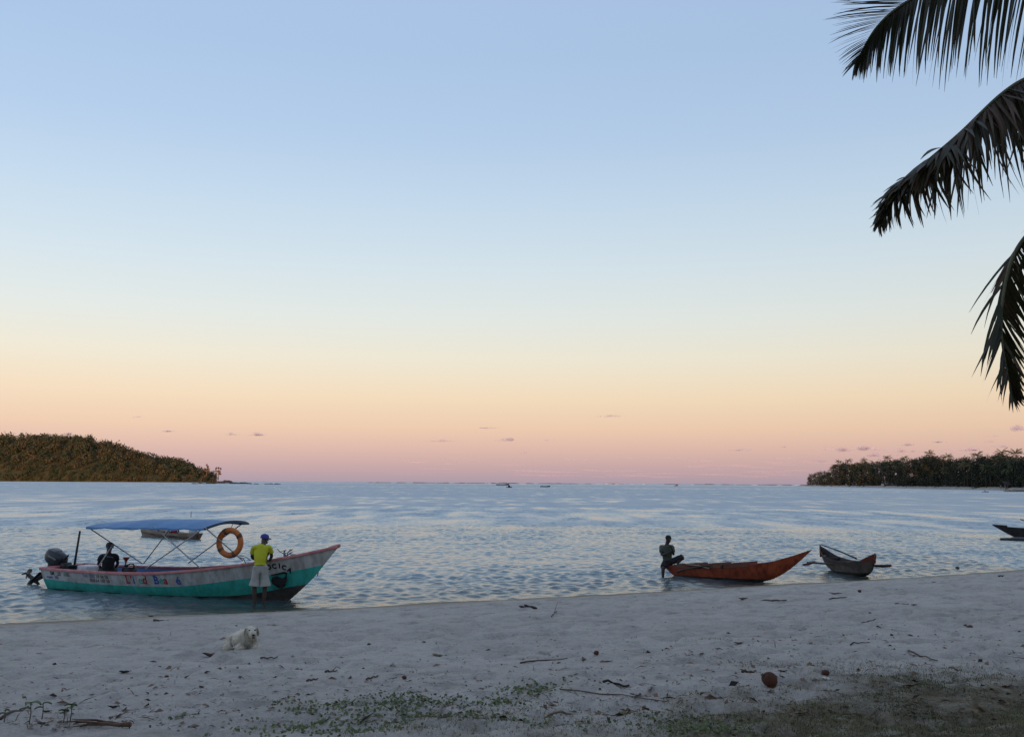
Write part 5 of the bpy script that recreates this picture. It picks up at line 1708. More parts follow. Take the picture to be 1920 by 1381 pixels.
def seated_far(parent_loc, lab, m_):
    """small sitting figure"""
    e = empty('person', parent_loc, 0, lab, 'person')
    n = {'p': ((0, 0, 0.1), 0.17), 'b': ((0, 0, 0.35), 0.17), 'c': ((0, 0, 0.55), 0.2), 'n': ((0, 0, 0.72), 0.07), 'h': ((0, 0, 0.86), 0.11), 'k': ((0.3, -0.12, 0.14), 0.09), 'k2': ((0.3, 0.12, 0.14), 0.09),
         's1': ((0, -0.2, 0.6), 0.08), 's2': ((0, 0.2, 0.6), 0.08), 'e1': ((0.12, -0.28, 0.36), 0.06), 'e2': ((0.12, 0.28, 0.36), 0.06), 'w1': ((0.32, -0.22, 0.34), 0.05), 'w2': ((0.32, 0.22, 0.34), 0.05)}
    obj('body', skin_mesh('body', n, [('p', 'b'), ('b', 'c'), ('c', 'n'), ('n', 'h'), ('p', 'k'), ('p', 'k2'), ('c', 's1'), ('c', 's2'), ('s1', 'e1'), ('s2', 'e2'), ('e1', 'w1'), ('e2', 'w2')], 'p', 1), e, m_)
    return e


G_ = 'boats anchored near the horizon'
far_boat('anchored_boat', 943, 909.2, 25, 'long low boat with a pinkish awning anchored furthest out', m_fardark, 1.3, 0.05, (-0.25, 0.28, 3.0, m_fartop), G_)
far_boat('anchored_boat', 954.5, 913.8, 11, 'small dark boat with a pointed cabin just in front of the long low boat', m_fardark, 0.45, 0.2, None, G_, (0.0, 0.35, 1.1, m_fardark))
e = far_boat('anchored_boat', 1022.5, 912.6, 19, 'slender dark boat with upturned bow and one person aboard near the horizon', m_farblue, 0.75, 0.1, None, G_, (-0.1, 0.25, 0.3, m_farwhite))
seated_far((e.location.x - 2.2, e.location.y, 0.55), 'person sitting in the stern of the slender dark boat near the horizon', m_fardark)
far_boat('anchored_boat', 1268, 911, 8, 'short white boat with a small cabin lying alone right of the middle', m_farwhite, 0.9, 0.5, None, G_, (0.05, 0.5, 1.6, m_fartop))
far_boat('moored_boat', 1604, 912.6, 8, 'small turquoise boat moored off the tip of the palm point', mat('far_teal', (0.02, 0.15, 0.13), None, 1, 0.6), 0.7, 0.1)
e = far_boat('kayak', 1848, 922.2, 13, 'tiny blue kayak on the calm water before the palm point', m_farblue, 0.28, 0.05, None, None, None, 'kayak')
seated_far((e.location.x - 0.3, e.location.y, 0.1), 'person paddling the tiny blue kayak', m_fardark)
far_boat('beached_boat', 1908, 921.3, 60, 'long pale boat lying at the far beach by the thatched hut', m_farwhite, 0.75, math.pi + 0.06, None, None, (-0.05, 0.4, 0.4, m_fardark))
# thatched hut at the far beach
hd = float(spd(1882)) + 7
hx = (1882 - 960) / FPX * hd
k = hd / FPX
hut = empty('thatched_hut', (hx, hd, 1.0), R(12), 'small open-sided thatched hut on posts at the far beach', 'hut')
m_thatch = mat('grey_thatch', (0.05, 0.045, 0.042), (0.09, 0.08, 0.075), 2, 0.95, bump=0.5)
f_ = MB()
wh = 17 * k / 2
f_.grid([[Vector((x, -2.4, 2.0)), Vector((x, -1.2, 3.4)), Vector((x, 0, 4.3)), Vector((x, 1.2, 3.4)), Vector((x, 2.4, 2.0))] for x in np.linspace(-wh, wh, 5)], 0)
f_.grid([[Vector((x, -2.2, 1.85)), Vector((x, 0, 4.0)), Vector((x, 2.2, 1.85))] for x in (-wh, wh)], 0, True)
f_.build('roof', m_thatch, hut)
for x in (-wh * 0.85, wh * 0.85):
    for y in (-2, 2):
        f_ = MB(); f_.tube([(x, y, -0.5), (x, y, 2.2)], 0.22, 7); f_.build('post', m_palewood, hut)
f_ = MB(); f_.box((0, 0, 0.45), (wh * 1.7, 3.6, 0.12)); f_.build('floor_deck', m_greyhull, hut)

# ------------------------------------------------------------------ dog
m_fur = mat('cream_fur', (0.66, 0.58, 0.44), (0.84, 0.77, 0.64), 9, 0.9, bump=0.7, bscale=40)
m_dark_face = mat('dark_nose', (0.012, 0.010, 0.009), None, 10, 0.4)
dp = gnd(458, 1217)
dog = empty('dog', (dp.x, dp.y, ground_z(dp.x, dp.y)), -math.atan2(dp.x, dp.y), 'small shaggy cream dog lying on the sand facing the viewer', 'dog')
k = dp.y / FPX
n = {'rump': ((-0.115, 0.15, 0.075), 0.080), 'back': ((-0.07, 0.08, 0.10), 0.096), 'chest': ((0.0, 0.01, 0.115), 0.098), 'neck': ((0.045, -0.035, 0.185), 0.074), 'head': ((0.07, -0.065, 0.225), 0.070), 'muz': ((0.088, -0.135, 0.185), 0.043), 'nose': ((0.092, -0.166, 0.176), 0.026),
     'shl': ((-0.05, -0.03, 0.075), 0.055), 'ell': ((-0.055, -0.07, 0.042), 0.042), 'pwl': ((-0.035, -0.17, 0.024), 0.030), 'shr': ((0.085, -0.01, 0.075), 0.055), 'elr': ((0.115, -0.04, 0.042), 0.042), 'pwr': ((0.125, -0.15, 0.024), 0.030),
     'hip': ((-0.16, 0.11, 0.065), 0.062), 'kne': ((-0.18, 0.02, 0.05), 0.045), 'hpw': ((-0.16, -0.05, 0.022), 0.028),
     'tl0': ((-0.15, 0.24, 0.05), 0.03), 'tl1': ((-0.21, 0.27, 0.03), 0.025)}
e_ = [('rump', 'back'), ('back', 'chest'), ('chest', 'neck'), ('neck', 'head'), ('head', 'muz'), ('muz', 'nose'), ('chest', 'shl'), ('shl', 'ell'), ('ell', 'pwl'), ('chest', 'shr'), ('shr', 'elr'), ('elr', 'pwr'), ('rump', 'hip'), ('hip', 'kne'), ('kne', 'hpw'), ('rump', 'tl0'), ('tl0', 'tl1')]
dbody = skin_mesh('body', n, e_, 'chest', 2)
SCD = 1.12
obj('body', dbody, dog, m_fur)
# fur locks
dbody.calc_loop_triangles()
co = np.array([v.co for v in dbody.vertices]); no = np.array([v.normal for v in dbody.vertices])
pick = rng.integers(0, len(co), 15000)
P0 = co[pick]; N0 = no[pick]
hang = N0 * 0.75 + np.array([0, 0, -0.75]) + rng.normal(0, 0.28, P0.shape)
hang /= np.linalg.norm(hang, axis=1)[:, None]
P0 = P0 + rng.normal(0, 0.006, P0.shape)
Ln = rng.uniform(0.016, 0.040, len(P0))[:, None]
Ln = np.where((P0[:, 1:2] < -0.12) & (P0[:, 2:3] > 0.1), Ln * 0.4, Ln)
sd_ = np.cross(hang, N0 + 1e-3); sd_ /= (np.linalg.norm(sd_, axis=1)[:, None] + 1e-6)
P0 = P0 - N0 * 0.003
V = np.stack([P0 - sd_ * 0.0022, P0 + sd_ * 0.0022, P0 + hang * Ln], 1).reshape(-1, 3)
V[:, 2] = np.maximum(V[:, 2], 0.001)
o = obj('fur', from_np('fur', V, np.arange(len(V)), 3), dog, m_fur, False); o['kind'] = 'stuff'
f_ = MB(); f_.ellipsoid((0.093, -0.196, 0.186), (0.017, 0.011, 0.013), None, 10, 7); f_.build('nose', m_dark_face, dog)
for x in (0.048, 0.108):
    f_ = MB(); f_.ellipsoid((x, -0.136 + abs(x - 0.08) * 0.3, 0.232), (0.010, 0.008, 0.010), None, 8, 6); f_.build('eye', m_dark_face, dog)
f_ = MB(); f_.ellipsoid((0.093, -0.186, 0.158), (0.02, 0.012, 0.008), None, 8, 6); f_.build('mouth', m_dark_face, dog)
m_ear = mat('tan_ear_fur', (0.20, 0.15, 0.10), (0.32, 0.26, 0.19), 12, 0.9, bump=0.6, bscale=40)
for x, sg in ((0.004, -1), (0.138, 1)):
    f_ = MB(); f_.ellipsoid((x, -0.085, 0.205), (0.016, 0.026, 0.046), Matrix.Rotation(R(-10 * sg), 3, 'Y'), 10, 8, 0, 0.10); f_.build('ear', m_ear, dog)
dog.scale = (SCD, SCD, SCD)

# ------------------------------------------------------------------ coconut palm whose fronds hang into the picture
m_frond = mat('palm_leaflet', (0.030, 0.034, 0.012), (0.075, 0.062, 0.024), 1.2, 0.45)
m_dryfrond = mat('drying_palm_leaflet', (0.045, 0.035, 0.018), (0.14, 0.085, 0.045), 1.5, 0.5)
for m_ in (m_frond, m_dryfrond):      # thin blades let some sky light through
    nt = m_.node_tree
    tl_ = node(nt, 'ShaderNodeBsdfTranslucent'); mx_ = node(nt, 'ShaderNodeMixShader', i_Fac=0.4)
    rmp = [n for n in nt.nodes if n.type == 'VALTORGB'][0]
    nt.links.new(rmp.outputs[0], tl_.inputs['Color'])
    nt.links.new(nt.nodes['Principled BSDF'].outputs[0], mx_.inputs[1]); nt.links.new(tl_.outputs[0], mx_.inputs[2])
    nt.links.new(mx_.outputs[0], nt.nodes['Material Output'].inputs['Surface'])
m_rachis = mat('frond_midrib', (0.07, 0.07, 0.03), (0.13, 0.115, 0.05), 6, 0.6)
m_trunk = mat('palm_trunk_bark', (0.09, 0.075, 0.06), (0.17, 0.145, 0.12), 5, 0.9, bump=0.6)
crown_p = at_y(2160, 110, 7.2)
tb_p = Vector((crown_p.x + 0.5, crown_p.y + 0.2, 0)); tb_p.z = ground_z(tb_p.x, tb_p.y)
palm = empty('palm_tree', tb_p, 0, 'coconut palm close by on the right, only its hanging fronds in view', 'palm tree')
cl = crown_p - tb_p
f_ = MB()
tpts = [Vector((0, 0, -0.2)), Vector((0.02, 0.05, 0.5))] + [Vector((0, 0, 0)).lerp(cl, f) + Vector((0.18 * math.sin(f * 3.1), 0, 0)) for f in np.linspace(0.2, 1.0, 14)]
f_.tube(tpts, [0.24, 0.17] + [0.135 + (0.012 if i % 2 else 0) for i in range(14)], 12)
f_.build('trunk', m_trunk, palm)
for i in range(6):
    a = i * 1.05
    f_ = MB(); f_.ellipsoid(cl + Vector((0.22 * math.cos(a), 0.22 * math.sin(a), -0.18 - 0.05 * (i % 2))), (0.1, 0.1, 0.125), None, 12, 8); f_.build('coconut', mat('green_coconut', (0.04, 0.06, 0.015), None, 4, 0.5) if i == 0 else bpy.data.materials['green_coconut'], palm)


def leaflet_mesh(seed, droop, twist=0.0, frayed=False):
    """one leaflet, 1 m long along +x, folded along its midrib"""
    rnd = random.Random(seed)
    vs_, fs = [], []
    n_ = 5
    for i in range(n_ + 1):
        f = i / n_
        w = 0.0135 * min(1, 0.55 + f * 2.2) * (1 - f ** 2.6) + 0.0012
        a = droop * f
        x = f * (1 - 0.18 * droop * f); z = -droop * 0.5 * f * f
        tw = twist * f
        cy, cz = math.cos(tw), math.sin(tw)
        vs_ += [(x, -w * cy, z - w * cz - 0.3 * w), (x, 0, z), (x, w * cy, z + w * cz - 0.3 * w)]
    for i in range(n_):
        b = i * 3
        fs += [(b, b + 3, b + 4, b + 1), (b + 1, b + 4, b + 5, b + 2)]
    me = bpy.data.meshes.new('leaflet'); me.from_pydata(vs_, [], fs); me.update()
    me.polygons.foreach_set('use_smooth', [True] * len(me.polygons))
    return me


LF = [leaflet_mesh(i, d, t) for i, (d, t) in enumerate(((0.10, 0.2), (0.2, -0.4), (0.32, 0.5), (0.16, 0.9), (0.42, -0.7), (0.26, 0.0)))]
LFD = [leaflet_mesh(20 + i, d, t) for i, (d, t) in enumerate(((0.55, 0.9), (0.35, -1.1), (0.7, 0.6), (0.25, 1.4)))]
for m_ in LF: m_.materials.append(m_frond)
for m_ in LFD: m_.materials.append(m_dryfrond)


def spline(pts, n_):
    """Catmull-Rom through points"""
    P = [pts[0] * 2 - pts[1]] + pts + [pts[-1] * 2 - pts[-2]]
    out = []
    m_ = len(pts) - 1
    for i in range(n_):
        g = i / (n_ - 1) * m_
        j = min(int(g), m_ - 1); t = g - j
        a, b, c, d = P[j], P[j + 1], P[j + 2], P[j + 3]
        out.append(0.5 * ((2 * b) + (c - a) * t + (2 * a - 5 * b + 4 * c - d) * t * t + (3 * b - a - 3 * c + d) * t ** 3))
    return out


def frond(way, n_lo, n_up, lenf, dir_lo, dir_up, dry=0.0, label=None, pool=None, jit=0.06, fwd=(0.15, 0.4), up_keep=1.0, up_len=1.0, start=0.1, wide=1.0):
    """way: world way-points base -> tip. The lower row of leaflets are parts one by one, the upper row is one joined part."""
    pts = [Vector(p) - tb_p for p in way]
    S = spline(pts, 80)
    f_ = MB()
    f_.tube(S, [0.017 * (1 - i / 80) ** 0.8 + 0.003 for i in range(80)], 6)
    fr = f_.build('frond', m_rachis, palm)
    if label: fr['label'] = label
    upper = MB()
    for row, n_pairs, dv in ((0, n_lo, dir_lo), (1, n_up, dir_up)):
        for k in range(n_pairs):
            if row and random.random() > up_keep: continue
            f = start + (1 - start) * (k + 0.5) / n_pairs
            g = f * 79; j = min(int(g), 78)
            p = S[j].lerp(S[j + 1], g - j)
            tan = (S[min(j + 2, 79)] - S[max(j - 2, 0)]).normalized()
            fw_ = fwd[0] + (fwd[1] - fwd[0]) * f ** 2 + max(0, f - 0.86) * 7
            d = (Vector(dv(f)) + tan * fw_ + Vector((random.gauss(0, jit), random.gauss(0, jit * 1.5), random.gauss(0, jit)))).normalized()
            L = lenf(f) * random.uniform(0.80, 1.14) * (up_len if row else 1)
            me = random.choice(LFD if random.random() < dry else (pool or LF))
            up = Vector((0, -0.25, 1)) if abs(d.z) < 0.85 else Vector((-1, -0.4, 0.1)) * (1 if row else 1)
            y = up.cross(d).normalized(); z = d.cross(y)
            M4 = Matrix.Translation(p) @ Matrix((d * L, y * wide * (0.70 + 0.6 * random.random()), z * L)).transposed().to_4x4()
            if row == 0:
                lo = bpy.data.objects.new('leaflet', me); COL.objects.link(lo); lo.parent = fr
                lo.matrix_local = M4
            else:
                upper.add([M4 @ v.co for v in me.vertices], [tuple(q.vertices) for q in me.polygons], 1 if me in LFD else 0)
    o = upper.build('leaflets', [m_frond, m_dryfrond], fr); o['kind'] = 'stuff'
    return fr


pw = lambda *a: [at_y(px, py, y) for px, py, y in a]
tab = lambda xs, ys: (lambda f: float(np.interp(f, xs, ys)))
frond(pw((2150, 40, 7.2), (2040, -50, 7.0), (1920, -80, 6.85), (1810, -52, 6.65), (1703, 2, 6.5), (1645, 50, 6.45), (1604, 118, 6.4)), 150, 120,
      tab([0, 0.35, 0.5, 0.67, 0.83, 1], [0.9, 0.88, 0.78, 0.52, 0.36, 0.13]), lambda f: (-0.20 + 0.12 * f, 0.10, -1.0),
      lambda f: (-1.0, -0.1, 0.10 - 0.55 * max(0, f - 0.66) / 0.34), 0.03, 'uppermost palm frond, reaching furthest left', [LF[0], LF[3], LF[1]], 0.035, (0.1, 0.25), 1.0, 1.0, 0.1, 0.9)
frond(pw((2150, 150, 7.2), (2040, 105, 7.0), (1940, 140, 6.9), (1880, 175, 6.8), (1801, 249, 6.7), (1735, 305, 6.6), (1682, 352, 6.5), (1649, 418, 6.45)), 124, 330,
      tab([0, 0.3, 0.43, 0.57, 0.71, 0.86, 1], [0.78, 0.78, 0.72, 0.56, 0.42, 0.28, 0.11]), lambda f: (0.04, 0.05, -1.0),
      lambda f: (-1.7 * max(0, f - 0.42), -0.5, -0.75 + 0.35 * f), 0.5, 'middle palm frond with browning drooping leaflets', None, 0.15, (0.0, 0.3), 1.0, 0.9, 0.1, 1.05)
frond(pw((2150, 220, 7.2), (2060, 290, 7.0), (1985, 390, 6.9), (1930, 436, 6.8), (1898, 485, 6.7), (1881, 556, 6.6), (1878, 626, 6.5), (1887, 690, 6.42), (1900, 745, 6.4)), 124, 90,
      tab([0, 0.5, 0.7, 0.85, 1], [0.6, 0.46, 0.40, 0.26, 0.1]), lambda f: (0.62, 0.1, -0.8), lambda f: (-0.62, -0.25, -0.72), 0.3, 'lowest palm frond, hanging almost straight down', None, 0.13, (0.15, 0.5), 0.45, 1.15, 0.1, 0.92)
# the rest of the crown, outside the picture: one leaflet mesh per frond
for i, (az, el_) in enumerate(((0.2, 0.9), (0.9, 0.4), (1.3, 0.8), (-0.5, 0.5), (-1.2, 0.8), (-0.9, 0.1), (0.5, 0.05))):
    a = Vector((math.cos(az), math.sin(az), 0))
    way = [cl + a * (2.9 * f) + Vector((0, 0, 2.9 * f * math.tan(el_) * 0.6 - 2.6 * f * f)) for f in np.linspace(0, 1, 6)]
    S = spline(way, 40)
    f_ = MB(); f_.tube(S, [0.03 * (1 - j / 40) + 0.004 for j in range(40)], 6)
    fr = f_.build('frond', m_rachis, palm)
    sd_ = Vector((-math.sin(az), math.cos(az), 0))
    lv = MB()
    for k in range(6, 39):
        for sg in (-1, 1):
            tan = (S[k + 1 if k < 39 else k] - S[k - 1]).normalized()
            d = (sd_ * sg * 0.7 + tan * 0.5 + Vector((0, 0, -0.7))).normalized(); L = 0.8 * (1 - 0.5 * abs(k / 39 - 0.4))
            w = tan * 0.03
            p = S[k]
            lv.add([p - w, p + w, p + d * L * 0.6 + w, p + d * L, p + d * L * 0.6 - w], [(0, 1, 2, 3, 4)])
    o = lv.build('leaflets', m_frond, fr, False); o['kind'] = 'stuff'
# ------------------------------------------------------------------ beach litter
m_dry = mat('dry_brown_leaf', (0.055, 0.028, 0.016), (0.14, 0.075, 0.042), 14, 0.8)
m_tan = mat('dry_tan_leaf', (0.16, 0.11, 0.065), (0.26, 0.19, 0.12), 14, 0.8)
m_drk = mat('dark_rotten_leaf', (0.018, 0.012, 0.010), (0.05, 0.034, 0.026), 14, 0.8)
m_stick = mat('driftwood_stick', (0.07, 0.05, 0.036), (0.15, 0.115, 0.085), 12, 0.85)
m_husk = mat('coconut_husk', (0.045, 0.020, 0.011), (0.12, 0.042, 0.020), 9, 0.85, bump=0.6, bscale=30, stretch=(1, 1, 0.3))
m_green = mat('green_leaf', (0.045, 0.08, 0.018), (0.10, 0.13, 0.03), 20, 0.6)


def sit(px, py):
    p = gnd(px, py)
    return Vector((p.x, p.y, max(ground_z(p.x, p.y), -0.02))), p.y / FPX


def leaf_bit(px, py, wpx, label, m_=m_dry, curl=0.5, yaw=None, asp=0.4, cat='dry leaf', name='dry_leaf', tilt=0.0):
    p, k = sit(px, py)
    L = wpx * k
    rows_ = []
    for i in range(9):
        f = i / 8 * 2 - 1
        w = L * asp * 0.5 * (1 - abs(f) ** 2.2) + 0.002
        z = curl * L * 0.28 * (f * f) + 0.006 + 0.02 * L * math.sin(f * 7)
        rows_.append([Vector((f * L / 2, g * w, z + abs(g) * curl * w * 0.9)) for g in (-1, -0.5, 0, 0.5, 1)])
    mb = MB(); mb.grid(rows_); mb.grid([[q - Vector((0, 0, 0.004)) for q in r_] for r_ in rows_], 0, True)
    st_ = [Vector((L / 2, 0, curl * L * 0.28 + 0.006)), Vector((L / 2 * 1.25, 0.01, curl * L * 0.2 + 0.006))]
    mb.tube(st_, 0.003, 4)
    o = mb.build(name, m_)
    o.location = p; o.rotation_euler = (random.uniform(-0.2, 0.2), tilt, yaw if yaw is not None else random.uniform(-0.5, 0.5))
    return tag(o, label, cat)


def stick_bit(px0, py0, px1, py1, label, r_=0.009, m_=m_stick, fork=False, cat='stick', lift=0.01, name='stick'):
    a, _ = sit(px0, py0); b, _ = sit(px1, py1)
    c = (a + b) / 2; L = (b - a).length
    pts = []
    for i in range(6):
        f = i / 5
        q = a.lerp(b, f) - c
        q += Vector((0, random.uniform(-0.03, 0.03) * L, random.uniform(0, 0.02) * L))
        g_ = ground_z((q + c).x, (q + c).y) - c.z
        q.z = max(q.z, g_ + r_ * 0.7) + lift * (i % 2)
        pts.append(q)
    mb = MB(); mb.tube(pts, [r_ * (1.15 - 0.5 * i / 5) for i in range(6)], 6)
    if fork:
        q = pts[3]; mb.tube([q, q + (b - a) * 0.18 + Vector((0.02, 0.1, 0.06)) * L * 2], [r_ * 0.7, r_ * 0.3], 5)
        q = pts[2]; mb.tube([q, q + (b - a) * 0.15 + Vector((0.0, -0.08, 0.03)) * L * 2], [r_ * 0.6, r_ * 0.3], 5)
    o = mb.build(name, m_); o.location = c
    return tag(o, label, cat)


def lump_bit(px, py, wpx, label, m_=m_husk, cat='husk', name='husk_piece', asp=0.75, n_=1):
    p, k = sit(px, py)
    L = wpx * k
    mb = MB()
    for i in range(n_):
        off = Vector((random.uniform(-0.45, 0.45) * L if n_ > 1 else 0, random.uniform(-0.2, 0.2) * L if n_ > 1 else 0, 0))
        s_ = 1 if n_ == 1 else random.uniform(0.3, 0.6)
        mb.ellipsoid(off + Vector((0, 0, L * asp * 0.4 * s_)), (L * 0.5 * s_, L * 0.36 * s_, L * asp * 0.5 * s_), Matrix.Rotation(random.uniform(-0.4, 0.4), 3, 'Y'), 12, 8, 0, 0.12)
    o = mb.build(name, m_); o.location = p
    return tag(o, label, cat)


leaf_bit(233, 1263, 20, 'dark curled dead leaf lying alone on open sand left of the dog, nearer the viewer', m_drk, 0.5, 0.1, 0.5)
lump_bit(312, 1275, 8, 'small round brown seed pod right of the lone dark curled leaf', m_husk, 'seed pod', 'seed_pod')
leaf_bit(398, 1225, 36, 'long dark brown curled leaf just left of the dog', m_dry, 0.7, 0.15, 0.35)
leaf_bit(470, 1156, 26, 'big reddish brown dead leaf at the water edge behind the dog', m_dry, -0.6, 0.0, 0.6)
leaf_bit(503, 1155, 16, 'dark crumpled leaf at the water edge right of the reddish brown one', m_drk, 0.7, 0.5)
leaf_bit(510, 1171, 22, 'flat tan leaf on the sand between the dog and the water', m_tan, 0.1, 0.0)
leaf_bit(283, 1157, 10, 'yellow green leaf at the water edge under the painted boat', m_green, 0.6, 0.3, 0.7, 'leaf', 'green_leaf')
stick_bit(288, 1163, 316, 1161, 'brown stick at the water edge under the painted boat', 0.018)
stick_bit(488, 1235, 521, 1233, 'thin brown stick below the dog', 0.010)
leaf_bit(820, 1229, 26, 'pale brown boat-shaped leaf on the open sand in the middle', m_tan, 0.5, -0.75, 0.45)
lump_bit(1118, 1232, 10, 'round brown nut on the sand right of the middle', m_husk, 'nut', 'nut')
leaf_bit(979, 1239, 28, 'arched husk strip in the middle of the sand', m_tan, -0.9, 0.15, 0.18, 'husk', 'husk_strip')
stick_bit(975, 1247, 1064, 1239, 'long thin stick in the middle of the sand just right of the arched husk strip', 0.008)
leaf_bit(1094, 1243, 14, 'pointed folded leaf below the round brown nut', m_tan, 0.9, 0.9, 0.5)
leaf_bit(1137, 1240, 18, 'flat brown leaf right of the pointed folded leaf', m_dry, 0.3, 0.05, 0.3)
lump_bit(758, 1277, 9, 'reddish brown nut left of the middle, near the plants', m_husk, 'nut', 'nut')
stick_bit(575, 1280, 596, 1276, 'short brown stick right of the small green plants, left one', 0.010)
stick_bit(610, 1265, 632, 1258, 'short forked stick on the sand below and right of the dog', 0.010, m_stick, True)
stick_bit(686, 1272, 709, 1271, 'straight dark twig left of the reddish brown nut', 0.010)
lump_bit(993, 1141, 34, 'dark clump of washed up weed on the sand in the middle, near the water', m_drk, 'seaweed', 'seaweed_clump', 0.3, 5)
lump_bit(880, 1138, 14, 'small dark weed lump near the water, left of the bigger clump', m_drk, 'seaweed', 'seaweed_clump', 0.35, 3)
stick_bit(1034, 1155, 1044, 1146, 'forked black twig standing up behind the middle of the sand', 0.007, m_drk, True, 'twig', 0.02)
stick_bit(1424, 1128, 1475, 1126, 'long brown driftwood stick below the orange canoe', 0.020)
leaf_bit(1567, 1114, 30, 'dark driftwood piece below the brown canoe', m_drk, 0.2, 0.0, 0.25, 'driftwood', 'driftwood')
stick_bit(1555, 1123, 1588, 1121, 'pale stick below the dark driftwood piece', 0.014)
lump_bit(1612, 1110, 7, 'small orange brown husk below the brown canoe', m_husk)
lump_bit(1795, 1067, 8, 'small round nut at the water edge on the right', m_husk, 'nut', 'nut')
leaf_bit(1876, 1081, 13, 'dark curled leaf on the wet sand at the far right', m_drk, 1.2, 0.2, 0.5)
leaf_bit(1752, 1091, 12, 'yellowish leaf on the wet sand right of the brown canoe', m_tan, 0.1, 0.0, 0.5)
stick_bit(1678, 1131, 1704, 1132, 'brown stick on the sand right of the brown canoe', 0.012)
leaf_bit(1675, 1140, 16, 'brown curled leaf right of the brown canoe, left one of two', m_dry, 0.5)
leaf_bit(1714, 1137, 12, 'brown curled leaf right of the brown canoe, right one of two', m_dry, 0.5)
leaf_bit(1690, 1104, 24, 'flat dark leaf pair on the sand right of the brown canoe, near the water', m_dry, 0.2, 0.0, 0.25)
stick_bit(1613, 1162, 1642, 1165, 'reddish brown stick on the open sand at the right', 0.012)
lump_bit(1812, 1168, 20, 'brown leaf heap on the sand near the right edge', m_dry, 'leaf heap', 'leaf_heap', 0.35, 5)
stick_bit(1704, 1223, 1758, 1237, 'long slanting twig on the sand at the right', 0.010)
leaf_bit(1888, 1221, 14, 'dark folded leaf near the right edge above the grass', m_drk, 0.7)
stick_bit(1594, 1210, 1630, 1206, 'thin brown twig on the sand above the grass, left of the long slanting twig', 0.008)
leaf_bit(1393, 1124, 20, 'brown crumpled leaf on the sand below the middle of the orange canoe', m_dry, 0.6)
leaf_bit(1385, 1203, 20, 'greenish brown leaf on the sand above the coconut', m_tan, 0.4)
stick_bit(1392, 1267, 1417, 1262, 'thick stubby brown stick just left of the coconut', 0.014, m_dry)
leaf_bit(1469, 1263, 16, 'dark leaf with a thin stem just right of the coconut', m_drk, 0.4, 3.0)
lump_bit(1548, 1265, 15, 'brown husk lump at the edge of the grass right of the coconut', m_husk)
stick_bit(1543, 1273, 1559, 1282, 'short white stick at the edge of the grass below the husk lump', 0.010, mat('white_stick', (0.42, 0.40, 0.37), None, 9, 0.8))
stick_bit(823, 1334, 842, 1313, 'pale peeled stick leaning on the green plants at the bottom', 0.012, m_palewood, False, 'stick', 0.02)
stick_bit(1020, 1343, 1072, 1340, 'straight tan stick at the bottom right of the middle', 0.011, m_tan)
leaf_bit(213, 1327, 16, 'dark curled leaf above the dead palm stalk at bottom left', m_drk, 0.8)
stick_bit(0, 1347, 52, 1329, 'grey brown stick at the left edge behind the seedlings', 0.011)
stick_bit(1130, 1282, 1180, 1281, 'dark straight stick right of the green plants in the middle', 0.012, m_drk)
stick_bit(1050, 1298, 1250, 1314, 'long dark fallen branch at the lower right before the grass', 0.006, m_stick)
stick_bit(960, 1271, 982, 1270, 'short dark stick above the green plants in the middle', 0.012, m_drk)
leaf_bit(87, 1332, 15, 'round brown dead leaf between the two seedlings at the left', m_dry, 0.4, 0.2, 0.7)
leaf_bit(78, 1357, 22, 'reddish brown leaf at the foot of the seedlings at the left', m_dry, 0.3)
# dead palm stalk bottom left
p, k = sit(190, 1362)
dsx = empty('dead_palm_stalk', p, R(-12), 'split dead palm stalk lying on the sand at bottom left', 'palm stalk')
f_ = MB(); L = 112 * k
f_.tube([Vector((-L * 0.55, 0.1, 0.02)), Vector((-L * 0.1, 0.02, 0.03)), Vector((L * 0.3, 0, 0.03)), Vector((L * 0.52, 0, 0.04))], [0.005, 0.010, 0.015, 0.021], 7); f_.build('stalk', m_dry, dsx)
for dy, l0, l1 in ((0.09, -0.75, 0.3), (0.06, -0.3, 0.42), (-0.05, -0.42, 0.1), (0.02, -0.85, -0.1)):
    f_ = MB(); f_.tube([Vector((L * l0, dy * 1.6, 0.015)), Vector((L * (l0 + l1) / 2, dy, 0.035)), Vector((L * l1, dy * 0.4, 0.03))], [0.003, 0.009, 0.006], 5); f_.build('split_strand', m_dry, dsx)
# fallen coconut
p, k = sit(1443, 1281)
cnut = empty('coconut', p, 0, 'brown coconut in its husk lying at the edge of the grass', 'coconut')
w = 29 * k
f_ = MB()
rows_ = []
tl = Matrix.Rotation(R(-52), 3, 'Y') @ Matrix.Rotation(R(12), 3, 'X')
for j in range(13):
    th_ = math.pi * j / 12
    row = []
    for i in range(25):
        a = 2 * math.pi * i / 24
        rr3 = math.sin(th_) * (1 + 0.07 * math.cos(3 * a)) * w * 0.46
        row.append(tl @ Vector((rr3 * math.cos(a), rr3 * math.sin(a), math.cos(th_) * w * 0.53)) + Vector((0, 0, w * 0.42)))
    rows_.append(row)
f_.grid(rows_, 0, True); f_.build('husk', m_husk, cnut)
f_ = MB(); f_.tube([tl @ Vector((0, 0, w * 0.55)) + Vector((0, 0, w * 0.42)), tl @ Vector((-0.015, 0, w * 0.66)) + Vector((0, 0, w * 0.42))], [0.018, 0.008], 6); f_.build('stem_end', m_stick, cnut)


